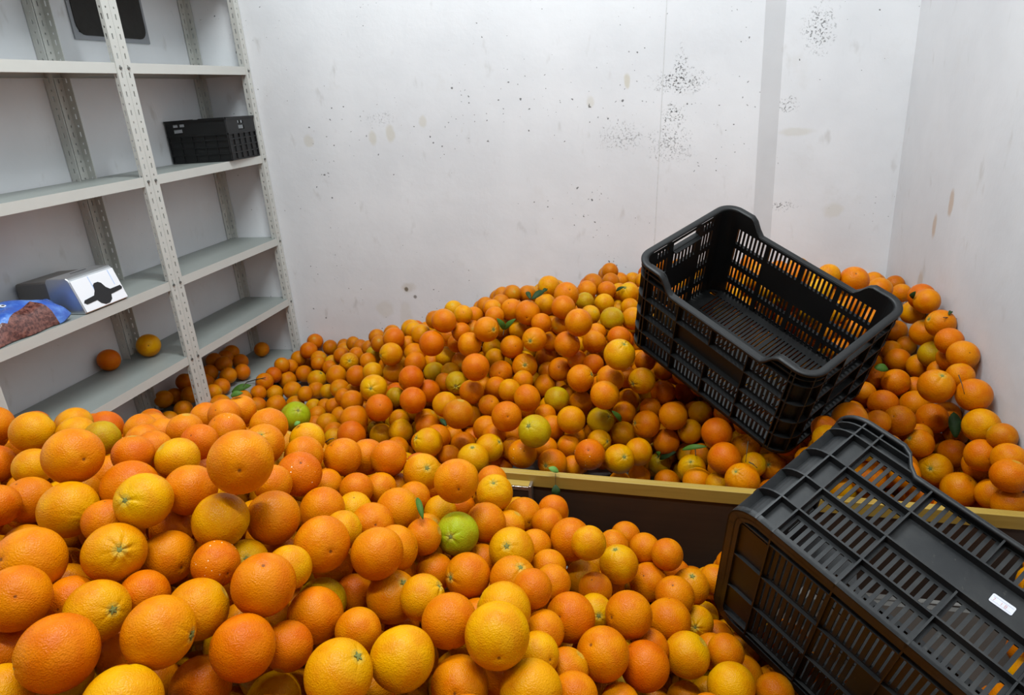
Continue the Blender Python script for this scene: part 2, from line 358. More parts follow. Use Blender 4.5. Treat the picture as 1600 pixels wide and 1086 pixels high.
# ------------------------------------------------------------------ crates
def plastic(name, dust, rgb=(.013, .014, .015)):
    t = NT(name); tc = t.n('ShaderNodeTexCoord'); co = tc.outputs['Object']
    n = t.noise(co, 14, 5, .65); n2 = t.noise(co, 90, 3, .6)
    f = t.math('MULTIPLY', t.ramp(n, .38, .75), dust)
    c = t.mix(f, rgb + (1,), (.045, .045, .042, 1))
    c = t.mix(t.math('MULTIPLY', t.ramp(n2, .66, .72), dust * .5), c, (.12, .11, .09, 1))
    t.base(c); r = t.math('ADD', .36, t.math('MULTIPLY', n, .25)); t.l(r, t.b.inputs['Roughness']); t.b.inputs['Specular IOR Level'].default_value = .40
    t.bump(n2, .12, .002); return t.m
M_CR1 = plastic('black_crate_plastic', .06, (.005, .0053, .0056)); M_CR2 = plastic('dusty_crate_plastic', .40, (.009, .010, .0112))
def set_dims(L, W, H, T, w, rc):
    global L_, Wc, Hc, Tt, CW, RC, ZR
    L_, Wc, Hc, Tt, CW, RC = L, W, H, T, w, rc; ZR = [0.0, .254 * T, .49 * T, .742 * T, T]
INS, PT = .0138, .0028
def bars(bm, f, u0, u1, v0, v1, n, w0, w1, fill=.5, mu=.0, mv=.007):
    """a cell with n upright slots: rails at top and bottom, slats between"""
    bx(bm, u0, u1, w0, w1, v0, v0 + mv, f); bx(bm, u0, u1, w0, w1, v1 - mv, v1, f)
    p = (u1 - u0 - 2 * mu) / n; sl = p * fill
    x = u0
    for k in range(n):
        xs = u0 + mu + p * k + (p - sl) / 2
        bx(bm, x, xs, w0, w1, v0 + mv, v1 - mv, f); x = xs + sl
    bx(bm, x, u1, w0, w1, v0 + mv, v1 - mv, f)
def rect_path(n=8, inset=0.0):
    """closed rounded rectangle: list of (x, y)"""
    pts = []; rc = RC - inset
    for cx_, cy_, a0 in ((L_ / 2 - RC, Wc / 2 - RC, 0), (-L_ / 2 + RC, Wc / 2 - RC, 90), (-L_ / 2 + RC, -Wc / 2 + RC, 180), (L_ / 2 - RC, -Wc / 2 + RC, 270)):
        for k in range(n + 1):
            a = math.radians(a0 + 90 * k / n); pts.append((cx_ + rc * math.cos(a), cy_ + rc * math.sin(a)))
    return pts
def ring(bm, z0, z1, i0, i1):
    """horizontal band round the crate between insets i0 (outer) and i1 (inner)"""
    A, B = rect_path(8, i0), rect_path(8, i1); n = len(A)
    vs = [[bm.verts.new((p[0], p[1], z)) for p in P_] for P_, z in ((A, z0), (A, z1), (B, z1), (B, z0))]
    for k in range(4):
        for i in range(n): bm.faces.new((vs[k][i], vs[k][(i + 1) % n], vs[(k + 1) % 4][(i + 1) % n], vs[(k + 1) % 4][i]))
def dip(x):
    a = abs(x); x1, x0 = 1.66 * CW, 1.27 * CW
    s = min(1, max(0, (a - x0) / (x1 - x0))); s = s * s * (3 - 2 * s)
    return Tt + (Hc - Tt) * s
def make_crate(name, mat, label):
    root = empty(name); tag(root, label, 'crate', 'big black harvest crates')
    for sgn in (-1, 1):                     # long sides
        f = lambda u, w, v, s=sgn: (u, s * (Wc / 2 - w), v)
        bm = bmesh.new(); w0, w1 = INS, INS + PT
        for r in range(4):
            for c in range(4):
                u0 = (c - 2) * CW
                if r == 2 and c in (1, 2): bx(bm, u0, u0 + CW, w0, w1, ZR[r], ZR[r + 1], f)
                else: bars(bm, f, u0, u0 + CW, ZR[r], ZR[r + 1], 8, w0, w1, .52, .004, .0075)
        for s in (-1, 1):                   # plain strips up to the corner, raised ears above the dip
            a, c_ = sorted((s * 2 * CW, s * (L_ / 2 - RC * .98))); bx(bm, min(a, c_), max(a, c_), w0, w1, 0, Tt, f)
            prism(bm, [(s * 1.25 * CW, Tt)] + [(s * x_, dip(x_)) for x_ in np.linspace(1.28 * CW, 1.66 * CW, 6)] + [(s * (L_ / 2 - RC * .98), Hc), (s * (L_ / 2 - RC * .98), Tt)], w0, w1, f)
        mk('long_side', bm, mat, root)
        bm = bmesh.new()                    # upright ribs
        for k in range(-2, 3):
            u = k * CW; zt = Hc if abs(k) == 2 else Tt
            segs = [(0, zt)] if k else [(0, ZR[2]), (ZR[3], zt)]
            for a, c_ in segs: bx(bm, u - .0014, u + .0014, .0005, INS, a, c_ - .004, f)
        mk('rib_set', bm, mat, root)
    for sgn in (-1, 1):                     # short sides
        f = lambda u, w, v, s=sgn: (s * (L_ / 2 - w), u, v)
        bm = bmesh.new(); w0, w1 = INS, INS + PT
        U = [v * Wc / .334 for v in (-.118, -.105, -.058, -.046, .046, .058, .105, .118)]
        Z5 = Hc - .008
        for r in range(5):
            z0, z1 = (ZR[r], ZR[r + 1]) if r < 4 else (Tt, Z5)
            bars(bm, f, U[1], U[2], z0, z1, 4, w0, w1, .5, .002, .008); bars(bm, f, U[5], U[6], z0, z1, 4, w0, w1, .5, .002, .008)
            if r == 4:
                bx(bm, U[3], U[4], w0, w1, z0, z0 + .004, f); bx(bm, U[3], U[4], w0, w1, z1 - .006, z1, f); bx(bm, U[3], U[4], w0, w1 + .012, z0, z0 + .003, f)
            elif r == 2: bx(bm, U[3], U[4], w0, w1, z0, z1, f)
            else: bars(bm, f, U[3], U[4], z0, z1, 7, w0, w1, .5, .002, .0085)
            for a, c_ in ((U[0], U[1]), (U[2], U[3]), (U[4], U[5]), (U[6], U[7])): bx(bm, a, c_, w0, w1, z0, z1, f)
        for a in (U[0], -U[7]): pass
        for s in (-1, 1):
            a, c_ = sorted((s * U[7], s * (Wc / 2 - RC * .98))); bx(bm, a, c_, w0, w1, 0, Hc - .004, f)
        mk('end_side', bm, mat, root)
        bm = bmesh.new()
        for u in (U[0] + .004, (U[2] + U[3]) / 2, (U[4] + U[5]) / 2, U[7] - .004): bx(bm, u - .0014, u + .0014, .0005, INS, 0, Hc - .006, f)
        mk('rib_set', bm, mat, root)
    for ci, (cx_, cy_, a0) in enumerate(((L_ / 2 - RC, Wc / 2 - RC, 0), (-L_ / 2 + RC, Wc / 2 - RC, 90), (-L_ / 2 + RC, -Wc / 2 + RC, 180), (L_ / 2 - RC, -Wc / 2 + RC, 270))):
        bm = bmesh.new(); n = 8             # curved corner wall with two upright ribs
        for k in range(n):
            q = []
            for a in (a0 + 90 * k / n, a0 + 90 * (k + 1) / n):
                for rr_ in (RC - INS, RC - INS - PT):
                    for z in (0, Hc - .003): q.append(bm.verts.new((cx_ + rr_ * math.cos(math.radians(a)), cy_ + rr_ * math.sin(math.radians(a)), z)))
            for i4 in ((0, 1, 5, 4), (2, 6, 7, 3), (1, 3, 7, 5), (0, 4, 6, 2)): bm.faces.new([q[i] for i in i4])
        for a in (a0 + (82 if ci % 2 == 0 else 8), a0 + (30 if ci % 2 == 0 else 60)):
            ca, sa = math.cos(math.radians(a)), math.sin(math.radians(a))
            g = lambda u, w, v: (cx_ + u * ca - w * sa, cy_ + u * sa + w * ca, v)
            bx(bm, RC - INS, RC - .0006, -.0014, .0014, 0, Hc - .004, g)
        mk('corner_wall', bm, mat, root)
    bm = bmesh.new()                        # ledges round the outside
    for z in ZR[1:4]: ring(bm, z - .0015, z + .0015, 0, INS + .0005)
    for z in (Tt + (Hc - Tt) * .52,):
        # only on the raised ears and the short sides
        A, B = rect_path(8, 0), rect_path(8, INS); n = len(A)
        for i in range(n):
            j = (i + 1) % n
            segs = [(A[i], A[j], B[i], B[j])]
            if abs(A[i][0] - A[j][0]) > .2:
                s0 = 1 if A[i][0] > 0 else -1; yA, yB = A[i][1], B[i][1]
                segs = [(A[i], (s0 * 1.52 * CW, yA), B[i], (s0 * 1.52 * CW, yB)), ((-s0 * 1.52 * CW, yA), A[j], (-s0 * 1.52 * CW, yB), B[j])]
            if abs(A[i][1] - A[j][1]) > .15: continue
            for a, c_, d_, e_ in segs:
                vs = [bm.verts.new((p[0], p[1], zz)) for zz in (z - .0013, z + .0013) for p in (a, c_, e_, d_)]
                for q in ((0, 1, 2, 3), (7, 6, 5, 4), (0, 4, 5, 1), (1, 5, 6, 2), (2, 6, 7, 3), (3, 7, 4, 0)): bm.faces.new([vs[k] for k in q])
    ring(bm, Tt - .0015, Tt + .0015, 0, INS + .0005)
    mk('ledge', bm, mat, root)
    # rim: rounded flange that dips along the long sides
    bm = bmesh.new(); rc = rect_path(10, 0); path = []
    for i in range(len(rc)):
        a, c_ = rc[i], rc[(i + 1) % len(rc)]; path.append((a, 0))
        if abs(a[0] - c_[0]) > .2:
            for q in np.linspace(a[0], c_[0], 34)[1:-1]: path.append(((q, a[1]), 0))
    secs = []
    prof = [(-.0018, -.007), (-.0024, -.002), (-.0010, .0004), (.004, .0012), (.012, .0010), (.0155, -.0008), (.0160, -.004), (.0150, -.0055), (.004, -.0055), (.0015, -.0085)]
    for i, (p, _) in enumerate(path):
        nx_, ny_ = 0, 0
        px, py = p; qx, qy = max(-L_ / 2 + RC, min(L_ / 2 - RC, px)), max(-Wc / 2 + RC, min(Wc / 2 - RC, py))
        dv = Vector((px - qx, py - qy)); dv.normalize()
        z = dip(px) if abs(abs(py) - Wc / 2) < .02 else Hc
        secs.append([bm.verts.new((px - dv.x * o_, py - dv.y * o_, z + h_)) for o_, h_ in prof])
    n = len(secs); m = len(prof)
    for i in range(n):
        for k in range(m): bm.faces.new((secs[i][k], secs[(i + 1) % n][k], secs[(i + 1) % n][(k + 1) % m], secs[i][(k + 1) % m]))
    mk('rim', bm, mat, root, smooth=True)
    # floor with narrow slots, foot rim and a grid of stiffening ribs underneath
    bm = bmesh.new(); f = lambda u, w, v: (u, v, w)
    xs = [v * CW for v in (-2, -1, 0, 1, 2)]; ys = [v * Wc / .334 for v in (-.135, -.047, .047, .135)]
    for c in range(4):
        for r in range(3):
            if r == 1 and c in (1, 2):
                s = 1 if c == 2 else -1; a, c_ = sorted((s * .03, s * CW)); bars(bm, f, a, c_, ys[r], ys[r + 1], 6, .006, .0110, .36, .003, .006)
                a, c_ = sorted((0, s * .03)); bx(bm, a, c_, .006, .0110, ys[r], ys[r + 1], f)
            else: bars(bm, f, xs[c], xs[c + 1], ys[r], ys[r + 1], 9, .006, .0110, .36, .003, .006)
    for a, c_, d_, e_ in ((-L_ / 2 + INS + .001, xs[0], -Wc / 2 + RC, Wc / 2 - RC), (xs[4], L_ / 2 - INS - .001, -Wc / 2 + RC, Wc / 2 - RC), (-L_ / 2 + RC, L_ / 2 - RC, -Wc / 2 + INS + .001, ys[0]), (-L_ / 2 + RC, L_ / 2 - RC, ys[3], Wc / 2 - INS - .001)):
        bx(bm, a, c_, .0060, .0110, d_, e_, f)
    bmesh.ops.create_cone(bm, cap_ends=True, segments=24, radius1=.019, radius2=.017, depth=.006, matrix=Matrix.Translation((0, 0, .0125)))
    mk('floor_grid', bm, mat, root)
    bm = bmesh.new(); ring(bm, 0, .0105, .001, .0035); ring(bm, .0, .0055, .001, .024)
    for x in xs: bx(bm, x - .0013, x + .0013, -Wc / 2 + .02, Wc / 2 - .02, .0, .0075)
    for y in ys: bx(bm, -L_ / 2 + .02, L_ / 2 - .02, y - .0013, y + .0013, .0, .0075)
    mk('foot_rim', bm, mat, root)
    return root
def place(root, T, R):
    root.matrix_world = Matrix(((R[0][0], R[0][1], R[0][2], T[0]), (R[1][0], R[1][1], R[1][2], T[1]), (R[2][0], R[2][1], R[2][2], T[2]), (0, 0, 0, 1)))
def orth(R):
    U, _, V = np.linalg.svd(np.array(R)); return (U @ V).tolist()
set_dims(.53, .354, .298, .2544, .1065, .048)
C1 = make_crate('harvest_crate', M_CR1, 'black slatted harvest crate standing upright and tilted on the back pile')
place(C1, (1.8847, -.9309, .453), orth([[0.7208, 0.6864, 0.096], [-0.5847, 0.6766, -0.4477], [-0.3723, 0.2666, 0.889]]))
b = bmesh.new(); bx(b, -.022, .022, -.009, .009, 0, .0008); o = mk('paper_tag', b, simple('tag_paper', (.36, .33, .29), .7), C1)
o.location = (L_ / 2 - INS + .0012, -.005, ZR[3] - .010); o.rotation_euler = (PI / 2, 0, PI / 2)
set_dims(.58, .40, .277, .2366, .106, .055)
C2 = make_crate('harvest_crate', M_CR2, 'dusty black harvest crate toppled on its side in the front right corner')
R2 = orth([[0.7153, -0.0192, 0.6985], [-0.6285, 0.4194, 0.6552], [-0.3055, -0.9076, 0.2879]])
place(C2, tuple(np.array((1.9908, -1.9713, .4814)) + np.array(R2) @ np.array((0, Wc / 2, 0))), R2)
# paper sticker on the blank panel of the toppled crate (up-facing long side is y = -Wc/2), a chip of tape and a light tag on the upright one
M_PAPER = simple('sticker_paper', (.62, .62, .70), .6); M_PRINT = simple('sticker_print', (.55, .28, .24), .6); M_PRINT2 = simple('sticker_line', (.40, .42, .50), .6)
st = empty('price_sticker'); st.parent = C2; st.location = (.045, -Wc / 2 + INS - .0006, .62 * Tt); st.rotation_euler = (PI / 2, math.radians(-2), 0)
b = bmesh.new(); pts = []
for cx_, cy_, a0 in ((.0125, .0052, 0), (-.0125, .0052, 90), (-.0125, -.0052, 180), (.0125, -.0052, 270)):
    for k in range(4):
        a = math.radians(a0 + 30 * k); pts.append((cx_ + .0022 * math.cos(a), cy_ + .0022 * math.sin(a)))
prism(b, pts, 0, .0004, lambda u, w, v: (u, v, w)); mk('sticker_label', b, M_PAPER, st)
b = bmesh.new(); bx(b, -.013, .013, .0034, .0040, .0004, .0006); bx(b, -.013, .013, -.0046, -.0042, .0004, .0006); mk('sticker_rule', b, M_PRINT2, st)
b = bmesh.new(); x = -.0115
for ch in ('7', '.', '1', '8'):       # faint price digits, drawn as strokes
    seg = {'7': ((0, .0025, .0022, .0025), (.0022, .0025, .0008, -.0025)), '.': ((0, -.0025, .0005, -.0025),), '1': ((.001, .0025, .001, -.0025),), '8': ((0, .0025, .002, .0025), (0, 0, .002, 0), (0, -.0025, .002, -.0025), (0, -.0025, 0, .0025), (.002, -.0025, .002, .0025))}[ch]
    for x0, y0, x1, y1 in seg:
        d = Vector((x1 - x0, y1 - y0, 0)); d.normalize(); p = Vector((-d.y, d.x, 0)) * .0003
        v = [b.verts.new(Vector((x + a_, -.0008 + c_, .0006)) + s_ * p) for a_, c_, s_ in ((x0, y0, 1), (x1, y1, 1), (x1, y1, -1), (x0, y0, -1))]
        b.faces.new(v)
    x += {'7': .0062, '.': .0035, '1': .0052, '8': .004}[ch]
mk('sticker_digits', b, M_PRINT, st)
b = bmesh.new(); prism(b, [(-.008, .001), (-.003, .003), (.002, .0005), (.008, -.002), (.004, -.003), (.001, -.0012), (-.004, -.001)], 0, .0008, lambda u, w, v: (u, v, w))
o = mk('tape_scrap', b, simple('tape_scrap', (.45, .42, .33), .6), C2); o.location = (.085, -Wc / 2 + INS - .0006, .60 * Tt); o.rotation_euler = (PI / 2, 0, 0)

# small folding crate on the second shelf
def small_crate():
    root = empty('folding_crate', (-.120, -.162, .9955), (0, 0, math.radians(4))); tag(root, 'small black plastic crate on the shelf in the back corner', 'crate')
    A, B, H = .126, .112, .160
    for s in (-1, 1):
        for nm, hl, half, ff in (('long_side', A, B, lambda u, w, v, s=s: (u, s * (B - w), v)), ('end_side', B - .004, A, lambda u, w, v, s=s: (s * (A - w), u, v))):
            bm = bmesh.new(); f = ff
            bx(bm, -hl, hl, .002, .004, .0, .098, f)                       # panel
            n = 5
            for k in range(n + 1):
                u = -hl + 2 * hl * k / n; u = min(max(u, -hl + .002), hl - .002); bx(bm, u - .002, u + .002, -.002, .002, 0, .1, f)
            for v in (.0, .026, .052, .078, .098): bx(bm, -hl, hl, -.002, .002, v, v + .004, f)
            # top band with hand holes
            def band(v0, v1, holes):
                x = -hl
                for a, c_ in holes: bx(bm, x, a, -.001, .004, v0, v1, f); x = c_
                bx(bm, x, hl, -.001, .004, v0, v1, f)
            if nm == 'long_side': h1 = [(-hl + .03, -hl + .052), (-hl + .058, -hl + .08), (hl - .07, hl - .052), (hl - .045, hl - .03)]; h2 = [(-hl + .030, -hl + .068)]
            else: h1 = [(-.02, -.004), (.004, .022)]; h2 = [(-.02, .024)]
            far = (s > 0) if nm == 'long_side' else (s < 0)
            band(.102, .112, []); band(.128, .134, []); band(.146, H, [])
            if not far: band(.112, .128, h2); band(.134, .146, h1 if nm == 'end_side' else h1[:2])
            else:
                for u in (-hl, hl - .02): bx(bm, u, u + .02, -.001, .004, .112, .146, f)
            bx(bm, -hl - .002, hl + .002, -.005, .004, H - .006, H, f); bx(bm, -hl, hl, -.004, .002, .098, .104, f)
            mk(nm, bm, M_CR1, root)
    bm = bmesh.new(); bx(bm, -A + .002, A - .002, -B + .002, B - .002, 0.0005, .004)
    for k in range(5): bx(bm, -A + .004, A - .004, -B + .01 + k * .047 - .002, -B + .01 + k * .047 + .002, .004, .007)
    mk('crate_base', bm, M_CR1, root)
small_crate()

# ------------------------------------------------------------------ wooden partition between the two bins
def wood(name, a, c):
    t = NT(name); tc = t.n('ShaderNodeTexCoord'); mp = t.n('ShaderNodeMapping'); t.l(tc.outputs['Object'], mp.inputs[0]); mp.inputs['Scale'].default_value = (1.5, 22, 22)
    n = t.noise(mp.outputs[0], 3.5, 5, .65, .4); n2 = t.noise(tc.outputs['Object'], 9, 3, .5)
    t.base(t.mix(n, t.mix(n2, a, tuple(v * .8 for v in a[:3]) + (1,)), c)); t.set(Roughness=.5); t.bump(n, .15, .002); return t.m
M_PINE = wood('pine_rail', (.30, .18, .03, 1), (.44, .30, .055, 1)); M_PANEL = wood('dark_board', (.030, .018, .012, 1), (.05, .028, .017, 1)); M_FOIL = simple('metal_tape', (.55, .52, .47), .3, .9, nscale=60, namt=.3, bump=.6)
pt = empty('bin_partition', (1.25, -1.3075, .3045), (0, math.radians(1.95), 0)); tag(pt, 'low wooden bin partition with a pine top rail and dark panel', 'partition')
Lb = XR - .006 - 1.25
b = bmesh.new(); bx(b, 0, Lb, -.0125, .0015, -.033, 0); bx(b, 0, Lb, .0026, .0125, -.033, -.0012); mk('top_rail', b, M_PINE, pt, bevel=.0012)
b = bmesh.new(); bx(b, .006, Lb - .004, -.006, .010, -.245, -.0335); mk('dark_panel', b, M_PANEL, pt)
b = bmesh.new(); bx(b, -.02, .118, -.037, -.0135, -.10, -.0225); mk('short_batten', b, M_PANEL, pt, bevel=.001)
b = bmesh.new(); bx(b, -.02, .1185, -.0372, -.0135, -.0223, -.0175); mk('batten_edge', b, M_PINE, pt)
b = bmesh.new(); bx(b, .1125, .1200, -.0392, -.0128, -.10, -.0172); bx(b, .05, .1125, -.0388, -.0373, -.0300, -.0195); mk('metal_edge_tape', b, M_FOIL, pt, bevel=.001)

# ------------------------------------------------------------------ oranges
def orange_mesh(name, folds=0.0, nfold=5, longer=1.0, navel=.025, collar=0.0, nu=36, nv=24, seed=0):
    rg = random.Random(seed); ph = rg.uniform(0, 6.28); amp = [rg.uniform(.55, 1.3) for _ in range(nfold)]
    lump = [(rg.uniform(-1, 1), rg.uniform(-1, 1), rg.uniform(-1, 1), rg.uniform(0, 6.28)) for _ in range(4)]
    crease = rg.uniform(0, 6.28)
    vs = []; pole = []
    def point(th, fi):
        x, y, z = math.sin(th) * math.cos(fi), math.sin(th) * math.sin(fi), math.cos(th)
        r = .988 + .008 * sum(math.sin(2.4 * (a * x + c * y + d * z) + e) for a, c, d, e in lump)
        r -= .07 * math.exp(-(th / .14) ** 2)
        r -= navel * math.exp(-((PI - th) / .11) ** 2)
        if folds:
            k = int(((fi - ph) % (2 * PI)) / (2 * PI) * nfold) % nfold
            t = (((fi - ph) % (2 * PI)) / (2 * PI) * nfold) % 1
            g = math.exp(-((t - .5) / .16) ** 2) * amp[k]
            r -= folds * g * math.exp(-((th - .30) / .26) ** 2)
            dd = math.atan2(math.sin(fi - crease), math.cos(fi - crease))
            r -= folds * .9 * math.exp(-(dd / .09) ** 2) * math.exp(-((th - .55) / .40) ** 2)
        if collar: r += collar * math.exp(-((th - .22) / .12) ** 2) * (1 + .5 * math.sin(7 * fi + ph))
        return (r * x, r * y, r * z * longer)
    vs.append(point(0, 0)); pole.append(1.0)
    ths = [PI * ((i / nv) ** 1.0) for i in range(1, nv)]
    for th in ths:
        for j in range(nu): vs.append(point(th, 2 * PI * j / nu)); pole.append(math.cos(th))
    vs.append(point(PI, 0)); pole.append(-1.0)
    fs = [(0, 1 + j, 1 + (j + 1) % nu) for j in range(nu)]
    for i in range(nv - 2):
        for j in range(nu):
            a = 1 + i * nu; fs.append((a + j, a + nu + j, a + nu + (j + 1) % nu, a + (j + 1) % nu))
    a = 1 + (nv - 2) * nu; fs += [(a + j, len(vs) - 1, a + (j + 1) % nu) for j in range(nu)]
    me = bpy.data.meshes.new(name); me.from_pydata(vs, [], fs)
    at = me.attributes.new('pole', 'FLOAT', 'POINT'); at.data.foreach_set('value', pole)
    me.polygons.foreach_set('use_smooth', [True] * len(me.polygons)); me.update(); return me
PLAIN = [orange_mesh('orange_skin', 0, 5, l, .03, 0, seed=k) for k, l in enumerate((1.0, .96, .98))] + [orange_mesh('orange_skin', .02, 5, .98, .03, seed=11)]
STEMM = [orange_mesh('orange_skin_folded', fo, nf, l, .025, co, nu=48, nv=32, seed=20 + k) for k, (fo, nf, l, co) in enumerate(((.020, 6, .98, 0), (.040, 5, 1.0, 0), (.03, 7, 1.0, .012), (.055, 6, 1.0, .03)))]
NAVEL = [orange_mesh('orange_skin_navel', 0, 5, l, .06, 0, nu=40, nv=30, seed=40 + k) for k, l in enumerate((1.0, .98, .96))]
for me in PLAIN + STEMM + NAVEL: me.materials.append(M_PEEL)
def calyx_mesh():
    b = bmesh.new(); n = 20; z0 = .935
    c = b.verts.new((0, 0, z0 + .022)); r1 = [b.verts.new((.042 * math.cos(2 * PI * k / n), .042 * math.sin(2 * PI * k / n), z0 + .016)) for k in range(n)]
    r2 = [b.verts.new(((.105 + .045 * math.cos(5 * 2 * PI * k / n)) * math.cos(2 * PI * k / n), (.105 + .045 * math.cos(5 * 2 * PI * k / n)) * math.sin(2 * PI * k / n), z0 + .006)) for k in range(n)]
    r3 = [b.verts.new((v.co.x * .95, v.co.y * .95, z0 - .02)) for v in r2]
    for k in range(n):
        j = (k + 1) % n; b.faces.new((c, r1[k], r1[j])); b.faces.new((r1[k], r2[k], r2[j], r1[j])); b.faces.new((r2[k], r3[k], r3[j], r2[j]))
    for v in (r1,): pass
    bmesh.ops.recalc_face_normals(b, faces=b.faces[:]); me = bpy.data.meshes.new('stem_button'); b.to_mesh(me); b.free(); me.materials.append(M_STEM); return me
CALYX = calyx_mesh()
TINT = {'o': (.57, .158, .0005), 'y': (.59, .228, .0005), 'r': (.55, .122, .0005), 'd': (.46, .13, .0005), 'g': (.42, .228, .002), 'G': (.30, .27, .005)}  # d is the plain tint darkened, for fruit lying in shade
def tint(c, rg):
    a = TINT[c]; k = rg.uniform(-.10, .10); return (a[0] * (1 + .3 * k), a[1] * (1 + 1.2 * k), a[2])
def aim(z, rg):
    z = Vector(z).normalized(); a = z.orthogonal().normalized(); q = z.to_track_quat('Z', 'Y'); return (q.to_matrix() @ Matrix.Rotation(rg.uniform(0, 6.28), 3, 'Z'))
def orange(x, y, z, R, axis, c, typ, spk, label, group, rg):
    me = rg.choice(STEMM if typ == 's' else NAVEL if typ == 'n' else PLAIN)
    o = bpy.data.objects.new('orange', me); COL.objects.link(o)
    o.matrix_world = Matrix.Translation((x, y, z)) @ aim(axis, rg).to_4x4() @ Matrix.Scale(R, 4)
    o.color = tint(c, rg) + (1.0 - spk,)
    tag(o, label, 'orange', group)
    if typ == 's':
        k = bpy.data.objects.new('stem', CALYX); COL.objects.link(k); k.parent = o
    return o
rg = random.Random(5)
